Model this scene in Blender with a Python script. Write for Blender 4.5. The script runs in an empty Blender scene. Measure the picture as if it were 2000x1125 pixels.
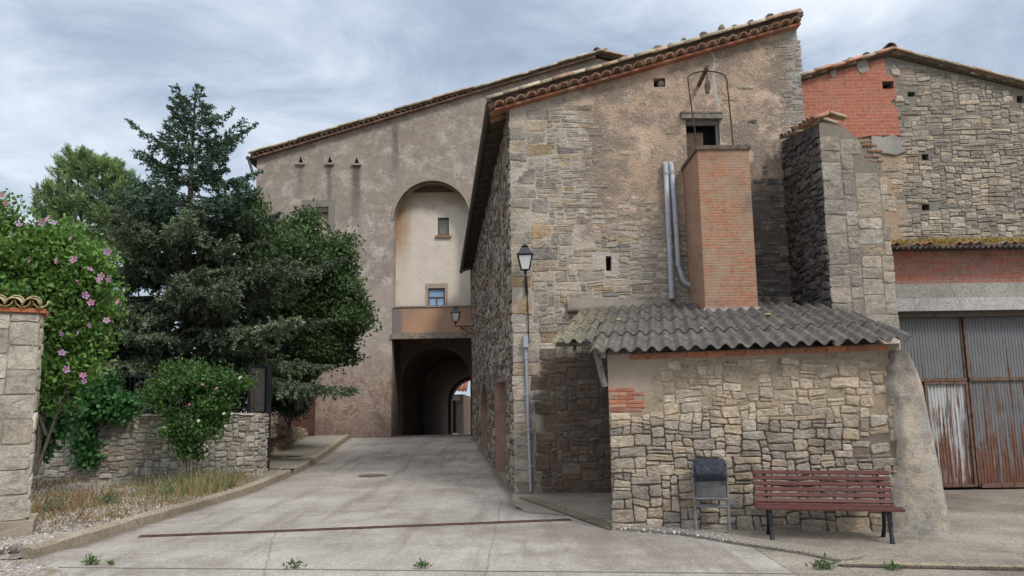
import bpy, math, random
import numpy as np
from mathutils import Vector, Matrix, noise
from mathutils.geometry import tessellate_polygon

# ------------------------------------------------------------------ camera, world, sun, exposure
sc = bpy.context.scene
col = sc.collection
FPX, PW, PH = 1500.0, 2000.0, 1125.0
PITCH, ROLL, CAMH = math.radians(8.2), math.radians(0.86), 1.85
_R0 = Vector((1, 0, 0)); _U0 = Vector((0, -math.sin(PITCH), math.cos(PITCH))); FWD = Vector((0, math.cos(PITCH), math.sin(PITCH)))
RT = _R0 * math.cos(ROLL) - _U0 * math.sin(ROLL)
UP = _R0 * math.sin(ROLL) + _U0 * math.cos(ROLL)
CP = Vector((0, 0, CAMH))
cd = bpy.data.cameras.new('camera'); cam = bpy.data.objects.new('camera', cd); col.objects.link(cam)
cd.sensor_width = 36; cd.lens = 36 * FPX / PW; cd.clip_start = .1; cd.clip_end = 5000
cam.matrix_world = Matrix(((RT.x, UP.x, -FWD.x, CP.x), (RT.y, UP.y, -FWD.y, CP.y), (RT.z, UP.z, -FWD.z, CP.z), (0, 0, 0, 1)))
sc.camera = cam

SUN_EL, SUN_AZ = math.radians(48), math.radians(142)     # azimuth from +Y towards +X
w = bpy.data.worlds.new('World'); sc.world = w; w.use_nodes = True
def build_world():
    nt = w.node_tree; N = nt.nodes; L = nt.links; N.clear()
    out = N.new('ShaderNodeOutputWorld'); bg = N.new('ShaderNodeBackground'); bg.inputs[1].default_value = .1
    sky = N.new('ShaderNodeTexSky'); sky.sky_type = 'NISHITA'; sky.sun_disc = False
    sky.sun_elevation = SUN_EL; sky.sun_rotation = SUN_AZ; sky.air_density = 1.2; sky.dust_density = 2
    tc = N.new('ShaderNodeTexCoord'); sp = N.new('ShaderNodeSeparateXYZ'); L.new(tc.outputs['Generated'], sp.inputs[0])
    def m(op, a, b=None, c=None):
        n = N.new('ShaderNodeMath'); n.operation = op
        for i, s in enumerate((a, b, c)):
            if s is None: continue
            if isinstance(s, (int, float)): n.inputs[i].default_value = s
            else: L.new(s, n.inputs[i])
        return n.outputs[0]
    zz = m('ADD', m('MAXIMUM', sp.outputs[2], 0.0), .22)
    cv = N.new('ShaderNodeCombineXYZ'); L.new(m('DIVIDE', sp.outputs[0], zz), cv.inputs[0]); L.new(m('DIVIDE', sp.outputs[1], zz), cv.inputs[1])
    def nz(scale, det, ro, dist, off):
        mp = N.new('ShaderNodeMapping'); mp.inputs['Location'].default_value = off; mp.inputs['Scale'].default_value = (1, 1.25, 1)
        L.new(cv.outputs[0], mp.inputs[0])
        n = N.new('ShaderNodeTexNoise'); n.inputs['Scale'].default_value = scale; n.inputs['Detail'].default_value = det
        n.inputs['Roughness'].default_value = ro; n.inputs['Distortion'].default_value = dist
        L.new(mp.outputs[0], n.inputs['Vector']); return n.outputs['Fac']
    def ramp(f, stops):
        r = N.new('ShaderNodeValToRGB'); e = r.color_ramp.elements
        while len(e) < len(stops): e.new(.5)
        for q, (p, c) in zip(e, stops): q.position = p; q.color = (*c, 1)
        L.new(f, r.inputs[0]); return r.outputs[0]
    big = nz(.9, 3, .5, .4, (3.1, 7.7, 0)); mid = nz(2.6, 7, .6, .5, (1.3, 4.1, 0))
    f = m('ADD', m('MULTIPLY', big, .5), m('MULTIPLY', mid, .5))
    cloud = ramp(f, [(.38, (2.4, 2.9, 3.75)), (.46, (3.1, 3.7, 4.6)), (.53, (4.2, 4.8, 5.6)), (.63, (6.1, 6.5, 7.1))])
    hz = m('MULTIPLY', m('SUBTRACT', 1.0, m('MINIMUM', m('MULTIPLY', m('MAXIMUM', sp.outputs[2], 0.0), 2.4), 1.0)), .35)
    mh = N.new('ShaderNodeMix'); mh.data_type = 'RGBA'; L.new(hz, mh.inputs[0]); L.new(cloud, mh.inputs[6]); mh.inputs[7].default_value = (3.9, 4.4, 5.1, 1)
    # zenith of an overcast sky is brighter than its rim
    zp = m('POWER', m('MAXIMUM', m('SUBTRACT', sp.outputs[2], .44), 0.0), 1.2)
    zc = N.new('ShaderNodeCombineXYZ')
    for i_, g_ in enumerate((6.6, 5.5, 4.7)): L.new(m('ADD', 1.0, m('MULTIPLY', zp, g_)), zc.inputs[i_])
    vm = N.new('ShaderNodeVectorMath'); vm.operation = 'MULTIPLY'; L.new(mh.outputs[2], vm.inputs[0]); L.new(zc.outputs[0], vm.inputs[1])
    mx = N.new('ShaderNodeMix'); mx.data_type = 'RGBA'; mx.inputs[0].default_value = .9
    L.new(sky.outputs[0], mx.inputs[6]); L.new(vm.outputs[0], mx.inputs[7])
    L.new(mx.outputs[2], bg.inputs[0]); L.new(bg.outputs[0], out.inputs[0])
build_world()
sd = bpy.data.lights.new('sun', 'SUN'); sd.energy = 1.5; sd.angle = math.radians(12); sd.color = (1, .94, .88)
sun = bpy.data.objects.new('sun', sd); col.objects.link(sun)
_sdir = Vector((math.sin(SUN_AZ) * math.cos(SUN_EL), math.cos(SUN_AZ) * math.cos(SUN_EL), math.sin(SUN_EL)))
sun.rotation_euler = _sdir.to_track_quat('Z', 'Y').to_euler()
sc.view_settings.view_transform = 'Standard'; sc.view_settings.look = 'None'; sc.view_settings.gamma = 1
sc.view_settings.use_curve_mapping = False; sc.view_settings.exposure = 0.62
sc.cycles.max_bounces = 6

# ------------------------------------------------------------------ helpers
def at(px, py, Y=None, z=None, P=None, n=None):
    """the point of a world plane that the photograph shows at pixel px, py"""
    d = FWD * FPX + RT * (px - PW / 2) + UP * (PH / 2 - py)
    if Y is not None: t = (Y - CP.y) / d.y
    elif z is not None: t = (z - CP.z) / d.z
    else: t = (P - CP).dot(n) / d.dot(n)
    return CP + d * t

def tag(o, label=None, cat=None, group=None, kind=None):
    if label: o['label'] = label
    if cat: o['category'] = cat
    if group: o['group'] = group
    if kind: o['kind'] = kind
    return o

def thing(name, loc, label, cat, group=None, rz=0):
    o = bpy.data.objects.new(name, None); col.objects.link(o); o.empty_display_size = .2
    o.location = loc; o.rotation_euler.z = rz
    o.matrix_world = Matrix.Translation(Vector(loc)) @ Matrix.Rotation(rz, 4, 'Z')
    W[o.name] = o.matrix_world.copy()
    return tag(o, label, cat, group)
W = {}

def frame(o, ang=0.0):
    """wall frame: local x along the wall, local y into it, local z up"""
    return Matrix.Translation(Vector(o)) @ Matrix.Rotation(ang, 4, 'Z')

class MB:
    def __init__(s): s.v = []; s.f = []; s.c = []; s.mi = []; s.sm = []
    def add(s, vs, fs, c=(.5, .5, .5), mi=0, smooth=False):
        b = len(s.v)
        s.v.extend([tuple(p) for p in vs])
        if len(c) and isinstance(c[0], (tuple, list)): s.c.extend(c)
        else: s.c.extend([tuple(c)] * len(vs))
        for f in fs:
            s.f.append([i + b for i in f]); s.mi.append(mi); s.sm.append(smooth)
        return s
    def box(s, a, b, c=(.5, .5, .5), mi=0, M=None, jit=0, rng=None):
        x0, y0, z0 = a; x1, y1, z1 = b
        vs = [Vector(p) for p in ((x0, y0, z0), (x1, y0, z0), (x1, y1, z0), (x0, y1, z0), (x0, y0, z1), (x1, y0, z1), (x1, y1, z1), (x0, y1, z1))]
        if jit: vs = [p + Vector([rng.uniform(-jit, jit) for _ in range(3)]) for p in vs]
        if M is not None: vs = [M @ p for p in vs]
        return s.add(vs, [(0, 3, 2, 1), (4, 5, 6, 7), (0, 1, 5, 4), (1, 2, 6, 5), (2, 3, 7, 6), (3, 0, 4, 7)], c, mi)
    def bar(s, p, q, wd, ht, c=(.5, .5, .5), mi=0, up=Vector((0, 0, 1))):
        p = Vector(p); q = Vector(q); d = (q - p).normalized()
        sd = d.cross(up)
        if sd.length < 1e-4: sd = d.cross(Vector((0, 1, 0)))
        sd.normalize(); u = sd.cross(d).normalized()
        vs = [e + sd * a * wd / 2 + u * b * ht / 2 for e in (p, q) for a, b in ((-1, -1), (1, -1), (1, 1), (-1, 1))]
        return s.add(vs, [(0, 1, 2, 3)[::-1], (4, 5, 6, 7), (0, 1, 5, 4), (1, 2, 6, 5), (2, 3, 7, 6), (3, 0, 4, 7)], c, mi)
    def tube(s, pts, r, n=8, c=(.5, .5, .5), mi=0, cap=True, smooth=True):
        pts = [Vector(p) for p in pts]; rs = r if isinstance(r, (list, tuple)) else [r] * len(pts)
        vs = []; fs = []; ref = None
        for i, p in enumerate(pts):
            d = (pts[min(i + 1, len(pts) - 1)] - pts[max(i - 1, 0)]).normalized()
            if ref is None: ref = Vector((0, 0, 1)) if abs(d.z) < .9 else Vector((1, 0, 0))
            a = d.cross(ref).normalized(); b = a.cross(d).normalized(); ref = b
            for k in range(n):
                t = 2 * math.pi * k / n
                vs.append(p + (a * math.cos(t) + b * math.sin(t)) * rs[i])
        for i in range(len(pts) - 1):
            for k in range(n):
                fs.append((i * n + k, i * n + (k + 1) % n, (i + 1) * n + (k + 1) % n, (i + 1) * n + k))
        s.add(vs, fs, c, mi, smooth)
        if cap:
            m = (len(pts) - 1) * n
            s.add(vs[:n], [tuple(range(n))], c, mi); s.add(vs[m:], [tuple(range(n))[::-1]], c, mi)
        return s
    def prism(s, poly, y0, y1, c=(.5, .5, .5), mi=0, M=None):
        """a polygon in x, z drawn through y0..y1"""
        n = len(poly); tri = tessellate_polygon([[Vector((a, b, 0)) for a, b in poly]])
        vs = [Vector((a, y0, b)) for a, b in poly] + [Vector((a, y1, b)) for a, b in poly]
        if M is not None: vs = [M @ p for p in vs]
        fs = [tuple(t) for t in tri] + [tuple(i + n for i in t) for t in tri] + [(i, (i + 1) % n, (i + 1) % n + n, i + n) for i in range(n)]
        return s.add(vs, fs, c, mi)
    def loft(s, rings, c=(.5, .5, .5), mi=0, smooth=False, cap=True):
        n = len(rings[0]); vs = [p for r in rings for p in r]; fs = []
        for i in range(len(rings) - 1):
            for k in range(n): fs.append((i * n + k, i * n + (k + 1) % n, (i + 1) * n + (k + 1) % n, (i + 1) * n + k))
        s.add(vs, fs, c, mi, smooth)
        if cap: s.add(rings[0], [tuple(range(n))[::-1]], c, mi); s.add(rings[-1], [tuple(range(n))], c, mi)
        return s
    def build(s, name, mats, parent=None, M=None, recalc=True):
        me = bpy.data.meshes.new(name)
        me.from_pydata(s.v, [], s.f)
        for m in (mats if isinstance(mats, (list, tuple)) else [mats]): me.materials.append(m)
        me.polygons.foreach_set('material_index', s.mi); me.polygons.foreach_set('use_smooth', s.sm)
        a = me.color_attributes.new('col', 'FLOAT_COLOR', 'POINT')
        ca = np.ones((len(s.v), 4), np.float32); ca[:, :3] = np.array(s.c, np.float32).reshape(-1, 3); a.data.foreach_set('color', ca.ravel())
        if recalc:
            import bmesh
            bm = bmesh.new(); bm.from_mesh(me); bmesh.ops.recalc_face_normals(bm, faces=bm.faces); bm.to_mesh(me); bm.free()
        me.update()
        return link(name, me, parent, M)

def link(name, me, parent=None, M=None):
    o = bpy.data.objects.new(name, me); col.objects.link(o)
    M = M or Matrix.Identity(4)
    if parent is not None:
        o.parent = parent; o.matrix_basis = W[parent.name].inverted() @ M
    else: o.matrix_basis = M
    W[o.name] = M.copy()
    return o

def quads(name, V, C, mat, parent=None):
    """numpy quads: V (n,4,3), C (n,3)"""
    n = len(V); me = bpy.data.meshes.new(name)
    me.vertices.add(n * 4); me.vertices.foreach_set('co', np.ascontiguousarray(V, np.float32).ravel())
    me.loops.add(n * 4); me.loops.foreach_set('vertex_index', np.arange(n * 4, dtype=np.int32))
    me.polygons.add(n); me.polygons.foreach_set('loop_start', np.arange(0, n * 4, 4, dtype=np.int32))
    try: me.polygons.foreach_set('loop_total', np.full(n, 4, np.int32))
    except Exception: pass
    me.update(calc_edges=True); me.validate()
    a = me.color_attributes.new('col', 'FLOAT_COLOR', 'POINT')
    ca = np.ones((n * 4, 4), np.float32); ca[:, :3] = np.repeat(C, 4, axis=0); a.data.foreach_set('color', ca.ravel())
    me.materials.append(mat)
    return link(name, me, parent)

def unit(a): return a / (np.linalg.norm(a, axis=1, keepdims=True) + 1e-9)
def blades(P, D, ln, wd, rs):
    """rhombic leaves at P pointing along D"""
    n = len(P); D = unit(D); R = unit(rs.normal(size=(n, 3))); S = unit(np.cross(D, R))
    ln = np.broadcast_to(np.asarray(ln, float), (n,))[:, None]; wd = np.broadcast_to(np.asarray(wd, float), (n,))[:, None]
    mid = P + D * ln * .5 + np.cross(S, D) * ln * .06
    return np.stack([P, mid + S * wd * .5, P + D * ln, mid - S * wd * .5], axis=1)
def vary(base, n, rs, amt=.25, hue=.1):
    k = 1 + rs.uniform(-amt, amt, (n, 1)); h = 1 + rs.uniform(-hue, hue, (n, 3))
    return np.clip(np.array(base)[None] * k * h, 0, 1)

# ------------------------------------------------------------------ materials
class NT:
    def __init__(s, name, rough=.9, spec=.2):
        s.m = bpy.data.materials.new(name); s.m.use_nodes = True; s.t = s.m.node_tree
        s.b = s.t.nodes['Principled BSDF']; s.b.inputs['Roughness'].default_value = rough
        s.b.inputs['Specular IOR Level'].default_value = spec
        s._o = s.n('ShaderNodeTexCoord').outputs['Object']; s.geo = s.n('ShaderNodeNewGeometry').outputs['Position']
        s.w = s.geo
    def n(s, t): return s.t.nodes.new(t)
    def put(s, sock, v):
        if isinstance(v, (int, float)): sock.default_value = v
        elif isinstance(v, (tuple, list)): sock.default_value = (*v, 1) if len(v) == 3 and sock.type == 'RGBA' else v
        else: s.t.links.new(v, sock)
    def attr(s): 
        a = s.n('ShaderNodeAttribute'); a.attribute_name = 'col'; return a.outputs['Color']
    def map(s, vec, scale=(1, 1, 1), loc=(0, 0, 0), rot=(0, 0, 0)):
        q = s.n('ShaderNodeMapping'); s.put(q.inputs[0], vec); q.inputs['Scale'].default_value = scale
        q.inputs['Location'].default_value = loc; q.inputs['Rotation'].default_value = rot; return q.outputs[0]
    def noise(s, scale, det=5, ro=.6, vec=None, dist=0, colour=False):
        q = s.n('ShaderNodeTexNoise'); s.put(q.inputs['Vector'], vec if vec is not None else s.w)
        q.inputs['Scale'].default_value = scale; q.inputs['Detail'].default_value = det; q.inputs['Roughness'].default_value = ro
        q.inputs['Distortion'].default_value = dist
        return q.outputs['Color' if colour else 'Fac']
    def vor(s, scale, vec=None, feat='F1', out='Distance', rnd=1):
        q = s.n('ShaderNodeTexVoronoi'); q.feature = feat; s.put(q.inputs['Vector'], vec if vec is not None else s.w)
        q.inputs['Scale'].default_value = scale; q.inputs['Randomness'].default_value = rnd; return q.outputs[out]
    def ramp(s, f, stops):
        r = s.n('ShaderNodeValToRGB'); e = r.color_ramp.elements
        while len(e) < len(stops): e.new(.5)
        for q, (p, c) in zip(e, stops):
            q.position = p; q.color = (c, c, c, 1) if isinstance(c, (int, float)) else (*c, 1)
        s.put(r.inputs[0], f); return r.outputs[0]
    def mix(s, f, a, b, mode='MIX'):
        q = s.n('ShaderNodeMix'); q.data_type = 'RGBA'; q.blend_type = mode; q.clamp_factor = True
        s.put(q.inputs[0], f); s.put(q.inputs[6], a); s.put(q.inputs[7], b); return q.outputs[2]
    def math(s, op, a, b=0.0, clamp=False):
        q = s.n('ShaderNodeMath'); q.operation = op; q.use_clamp = clamp; s.put(q.inputs[0], a); s.put(q.inputs[1], b); return q.outputs[0]
    def rng(s, v, a, b, c=0.0, d=1.0):
        q = s.n('ShaderNodeMapRange'); q.interpolation_type = 'SMOOTHSTEP'; s.put(q.inputs[0], v)
        for i, x in enumerate((a, b, c, d)): q.inputs[i + 1].default_value = x
        return q.outputs[0]
    def xyz(s, vec):
        q = s.n('ShaderNodeSeparateXYZ'); s.put(q.inputs[0], vec); return q.outputs
    def comb(s, x, y, z):
        q = s.n('ShaderNodeCombineXYZ'); s.put(q.inputs[0], x); s.put(q.inputs[1], y); s.put(q.inputs[2], z); return q.outputs[0]
    def bump(s, h, st=.5, d=.02, prev=None):
        q = s.n('ShaderNodeBump'); q.inputs['Strength'].default_value = st; q.inputs['Distance'].default_value = d
        s.put(q.inputs['Height'], h)
        if prev is not None: s.put(q.inputs['Normal'], prev)
        return q.outputs[0]
    def done(s, c, nrm=None, rough=None):
        s.put(s.b.inputs['Base Color'], c)
        if nrm is not None: s.put(s.b.inputs['Normal'], nrm)
        if rough is not None: s.put(s.b.inputs['Roughness'], rough)
        return s.m

def m_stone(name='stone', tint=(1, 1, 1), lich=.5, bumps=1.0, smear=0.0, smc=(.46, .4, .325)):
    t = NT(name)
    c = t.mix(1.0, t.attr(), tint, 'MULTIPLY')
    c = t.mix(1.0, c, t.ramp(t.noise(2.6, 8, .75), [(.28, (.52, .5, .48)), (.5, (1.0, 1.0, 1.0)), (.72, (1.35, 1.32, 1.27))]), 'MULTIPLY')
    c = t.mix(1.0, c, t.ramp(t.noise(16, 8, .8), [(.3, .55), (.5, 1.0), (.7, 1.35)]), 'MULTIPLY')
    c = t.mix(t.math('MULTIPLY', t.rng(t.noise(5, 8, .8), .53, .66), lich), c, (.46, .44, .395))
    c = t.mix(t.math('MULTIPLY', t.rng(t.noise(1.1, 8, .78), .53, .68), .38), c, (.12, .11, .1))
    c = t.mix(t.math('MULTIPLY', t.rng(t.noise(30, 5, .8, vec=t.map(t.w, (.5, .5, 1.6))), .58, .68), .6), c, (.07, .062, .055))
    if smear: c = t.mix(t.math('MULTIPLY', t.rng(t.noise(2.3, 10, .8, vec=t.map(t.w, loc=(11, 4, 2))), .5, .6), smear), c, t.mix(t.noise(9, 6, .75), smc, tuple(x * .72 for x in smc)))
    h = t.math('ADD', t.noise(11, 9, .78), t.math('MULTIPLY', t.noise(30, 6, .75, vec=t.map(t.w, (.6, .6, 1.8))), .5))
    return t.done(c, t.bump(h, 1.0 * bumps, .05))
def m_mortar(name, a, b, d=(.1, .09, .08), sc_=2.5):
    t = NT(name)
    c = t.mix(t.ramp(t.noise(sc_, 8, .7), [(.35, 0.0), (.65, 1.0)]), a, b)
    c = t.mix(t.rng(t.noise(9, 7, .75), .54, .74), c, d)
    h = t.math('ADD', t.noise(18, 8, .75), t.math('MULTIPLY', t.noise(70, 4, .7), .4))
    return t.done(c, t.bump(h, .9, .04))

def m_brick(name, c1, c2, mort, scale=1.0, bw=.25, rh=.062, worn=.5, dark=None):
    t = NT(name); o = t.xyz(t._o)
    u = t.math('ADD', o[0], o[1])
    v = t.comb(u, o[2], 0.0)
    wv = t.n('ShaderNodeVectorMath'); wv.operation = 'MULTIPLY_ADD'
    t.put(wv.inputs[0], t.noise(3, 4, .6, colour=True)); wv.inputs[1].default_value = (.05, .03, 0); t.put(wv.inputs[2], v)
    q = t.n('ShaderNodeTexBrick'); t.put(q.inputs['Vector'], wv.outputs[0]); q.inputs['Scale'].default_value = scale
    q.inputs['Brick Width'].default_value = bw; q.inputs['Row Height'].default_value = rh; q.inputs['Mortar Size'].default_value = .0095
    q.inputs['Mortar Smooth'].default_value = .3; q.inputs['Bias'].default_value = -.1
    q.inputs['Color1'].default_value = (*c1, 1); q.inputs['Color2'].default_value = (*c2, 1); q.inputs['Mortar'].default_value = (*mort, 1)
    c = t.mix(1.0, q.outputs['Color'], t.ramp(t.noise(11, 7, .75), [(.3, .6), (.52, 1.0), (.75, 1.3)]), 'MULTIPLY')
    c = t.mix(t.math('MULTIPLY', t.rng(t.noise(1.7, 8, .75), .46, .66), worn), c, mort)
    c = t.mix(t.math('MULTIPLY', t.rng(t.noise(24, 6, .8, vec=t.map(t.w, (.22, .22, 1))), .47, .6), worn), c, tuple(x * .9 for x in mort))
    if dark: c = t.mix(t.math('MULTIPLY', t.rng(t.noise(.9, 7, .7, vec=t.map(t.w, loc=(4, 2, 9))), .5, .68), .75), c, dark)
    h = t.math('SUBTRACT', t.noise(25, 6, .7), t.math('MULTIPLY', q.outputs['Fac'], 1.2))
    return t.done(c, t.bump(h, .8, .012))

def m_plain(name, c, rough=.6, metal=0.0, nz=.15, scale=9, spec=.3):
    t = NT(name, rough, spec); t.b.inputs['Metallic'].default_value = metal
    k = t.ramp(t.noise(scale, 7, .7), [(.3, 1 - nz * 1.6), (.5, 1.0), (.72, 1 + nz)])
    return t.done(t.mix(1.0, c, k, 'MULTIPLY'), t.bump(t.noise(scale * 5, 4, .6), .12, .01))

def m_vcol(name, rough=.9, nz=.3, lich=None, scale=12):
    t = NT(name, rough); c = t.mix(1.0, t.attr(), t.ramp(t.noise(scale, 7, .75), [(.3, 1 - nz * 1.4), (.5, 1.0), (.72, 1 + nz)]), 'MULTIPLY')
    if lich: c = t.mix(t.rng(t.noise(5, 7, .75), .55, .68), c, lich)
    return t.done(c, t.bump(t.noise(40, 5, .7), .35, .02))

def m_leaf(name, rough=.55, trans=.25):
    t = NT(name, rough, .35); c = t.attr()
    t.put(t.b.inputs['Base Color'], c)
    tr = t.n('ShaderNodeBsdfTranslucent'); t.put(tr.inputs[0], t.mix(1.0, c, (1.2, 1.35, .6), 'MULTIPLY'))
    mx = t.n('ShaderNodeMixShader'); mx.inputs[0].default_value = trans
    t.t.links.new(t.b.outputs[0], mx.inputs[1]); t.t.links.new(tr.outputs[0], mx.inputs[2])
    t.t.links.new(mx.outputs[0], t.t.nodes['Material Output'].inputs[0]); return t.m

def m_concrete(name, a, b, stain=(.2, .18, .15), fine=1.0, streak=True, gutter=False):
    t = NT(name, .88)
    c = t.mix(t.ramp(t.noise(.55, 7, .65), [(.38, 0.0), (.6, 1.0)]), a, b)
    if streak:
        st = t.noise(1.3, 5, .6, vec=t.map(t.w, (2.2, .22, 1)))
        c = t.mix(t.math('MULTIPLY', t.rng(st, .48, .68), .5), c, stain)
        c = t.mix(t.math('MULTIPLY', t.rng(t.noise(4, 4, .6, vec=t.map(t.w, (.12, 3, 1), rot=(0, 0, .06))), .52, .7), .16), c, stain)
    c = t.mix(t.math('MULTIPLY', t.rng(t.noise(.33, 6, .7, vec=t.map(t.w, loc=(9, 3, 0))), .48, .64), .6), c, stain)
    if gutter: c = t.mix(t.rng(t.math('ADD', t.xyz(t.attr())[0], t.math('MULTIPLY', t.math('SUBTRACT', t.noise(2.5, 7, .75), .5), 1.3)), .12, .8, 0, .8), c, (.12, .092, .064))
    c = t.mix(1.0, c, t.ramp(t.noise(42 * fine, 5, .75), [(.3, .5), (.5, 1.0), (.7, 1.5)]), 'MULTIPLY')
    c = t.mix(1.0, c, t.ramp(t.noise(14, 8, .85), [(.32, .62), (.5, 1.0), (.68, 1.3)]), 'MULTIPLY')
    c = t.mix(t.math('MULTIPLY', t.rng(t.vor(28), .18, .05), t.rng(t.noise(2, 3, .5), .45, .6)), c, (.48, .46, .43))
    ck = t.vor(.23, vec=t.mix(.09, t.w, t.noise(1.6, 5, .7, colour=True)), feat='DISTANCE_TO_EDGE')
    c = t.mix(t.math('MULTIPLY', t.rng(ck, .0035, .0005), .45), c, (.1, .09, .08))
    h = t.math('ADD', t.noise(45, 6, .75), t.math('MULTIPLY', t.noise(7, 4, .6, vec=t.map(t.w, (.2, 6, 1))), .5))
    return t.done(c, t.bump(h, .35, .012))

M_STONE = m_stone('tan_stone', (1.06, 1.02, .985), .45)
M_STONE_SMEAR = m_stone('mortared_stone', (1.03, 1.0, .97), .55, 1.0, .62, (.52, .475, .405))
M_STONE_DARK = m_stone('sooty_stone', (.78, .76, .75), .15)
M_MORT = m_mortar('mortar', (.30, .26, .2), (.22, .195, .16))
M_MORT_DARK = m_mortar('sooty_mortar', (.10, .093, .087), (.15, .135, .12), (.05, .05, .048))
M_EARTH = m_mortar('clay_mortar', (.5, .37, .25), (.4, .3, .21), (.25, .19, .14))
M_TILE = m_vcol('clay_tile', .9, .35, (.24, .23, .17))
M_TILE_RED = m_vcol('red_tile', .9, .25)
M_WOOD = m_plain('old_wood', (.1, .075, .055), .85, 0, .35, 14)
M_WOOD_GREY = m_plain('grey_wood', (.2, .18, .155), .9, 0, .35, 14)
M_BLACK = m_plain('dark_void', (.012, .011, .01), .95)
M_IRON = m_plain('rusty_iron', (.07, .04, .028), .75, .2, .35, 20)
M_DKMETAL = m_plain('dark_metal', (.022, .024, .027), .45, .4, .2, 12, .5)
M_ZINC = m_plain('zinc_pipe', (.36, .38, .42), .5, .3, .12, 8, .4)
M_PVC = m_plain('grey_pvc', (.36, .38, .42), .45, 0, .12, 5, .4)
M_LEAF = m_leaf('leaves'); M_NEEDLE = m_leaf('needles', .65, .1); M_PETAL = m_leaf('petals', .6, .3)
M_BARK = m_plain('bark', (.1, .082, .065), .95, 0, .4, 12)
M_DRY = m_leaf('dry_grass_blades', .8, .25)
M_BR_SHAFT = m_brick('worn_orange_brick', (.43, .145, .075), (.37, .235, .145), (.36, .28, .2), 1, .27, .056, .72, (.2, .15, .12))
M_BR_RED = m_brick('red_brick', (.46, .15, .095), (.38, .12, .08), (.44, .27, .2), 1, .26, .085, .3)
M_BR_OLD = m_brick('old_band_brick', (.44, .15, .11), (.36, .19, .14), (.4, .3, .24), 1, .33, .15, .4, (.12, .085, .075))
M_ROAD = m_concrete('road_concrete', (.34, .317, .285), (.25, .23, .203), (.14, .12, .098), gutter=True)
M_WALK = m_concrete('pavement_concrete', (.27, .245, .2), (.2, .18, .15), (.13, .12, .1), .8)
M_FORE = m_concrete('forecourt_concrete', (.275, .245, .2), (.18, .158, .128), (.095, .082, .062), .7, False)
M_KERB = m_concrete('kerb_concrete', (.32, .28, .21), (.24, .2, .145), (.14, .12, .085), .8, False)
M_LINTEL = m_concrete('lintel_concrete', (.45, .44, .41), (.36, .35, .33), (.2, .195, .18), .7, False)
M_BAND = m_concrete('band_concrete', (.34, .33, .29), (.26, .25, .22), (.15, .145, .12), .7, False)

PAL_TAN = [(.44, .385, .305), (.40, .355, .29), (.48, .425, .345), (.36, .325, .275), (.50, .44, .355), (.42, .35, .26), (.43, .40, .345)]
PAL_GREY = [(.36, .33, .285), (.33, .30, .26), (.39, .36, .31), (.30, .275, .24), (.35, .305, .25)]
PAL_BROWN = [(.19, .145, .11), (.22, .16, .12), (.17, .135, .11), (.22, .185, .155)]
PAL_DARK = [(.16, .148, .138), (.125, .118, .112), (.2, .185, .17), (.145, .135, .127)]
PAL_TILE = [(.34, .215, .14), (.39, .28, .19), (.29, .2, .145), (.42, .33, .22), (.26, .22, .165), (.33, .18, .115)]

def masonry(mb, u0, u1, v0, v1, cu, cv, pal, keep, seed, gap=.02, prot=(.02, .05), wd=(2, 3, 3, 4, 5, 6), hd=(1, 2, 2, 3), warp=.025, mi=0, extra=(), rough=1.0):
    """irregular squared rubble: every stone a rounded, tilted lump standing proud of its mortar bed"""
    rg = random.Random(seed); nu = max(1, round((u1 - u0) / cu)); nv = max(1, round((v1 - v0) / cv)); cu = (u1 - u0) / nu; cv = (v1 - v0) / nv
    occ = np.zeros((nv, nu), bool)
    def wp(u, v):
        a = noise.noise_vector(Vector((u * 2.3, v * 2.3, seed * 1.7))); b = noise.noise_vector(Vector((u * 6.1, v * 6.1, seed * 2.9 + 5)))
        return u + (a.x + .6 * b.x) * warp, v + (a.y + .6 * b.y) * warp
    for (a, b, c, d, *_ ) in extra:
        occ[max(0, int((c - v0) / cv)):int((d - v0) / cv) + 1, max(0, int((a - u0) / cu)):int((b - u0) / cu) + 1] = True
    for j in range(nv):
        for i in range(nu):
            if occ[j, i]: continue
            hd_ = hd(u0 + i * cu, v0 + j * cv) if callable(hd) else hd
            wd_ = wd(u0 + i * cu, v0 + j * cv) if callable(wd) else wd
            w_ = rg.choice(wd_); h_ = min(rg.choice(hd_), nv - j); k = 0
            while k < w_ and i + k < nu and not occ[j, i + k]: k += 1
            if i + k < nu and not occ[j, i + k] and (i + k + 1 >= nu or occ[j, min(i + k + 1, nu - 1)]): k += 1
            w_ = k; hh = 1
            while hh < h_ and not occ[j + hh, i:i + w_].any(): hh += 1
            occ[j:j + hh, i:i + w_] = True
            a, b, c, d = u0 + i * cu, u0 + (i + w_) * cu, v0 + j * cv, v0 + (j + hh) * cv
            cm, dm = (a + b) / 2, (c + d) / 2
            if not keep(a, b, c, d, rg): continue
            base = rg.choice(pal(cm, dm, rg) if callable(pal) else pal); k = rg.uniform(.84, 1.18)
            stone_lump(mb, [wp(a, c), wp(b, c), wp(b, d), wp(a, d)], tuple(x * k for x in base), rg, gap, prot(cm, dm, rg) if callable(prot) else prot, mi(cm, dm) if callable(mi) else mi, rough)
    return occ
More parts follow.
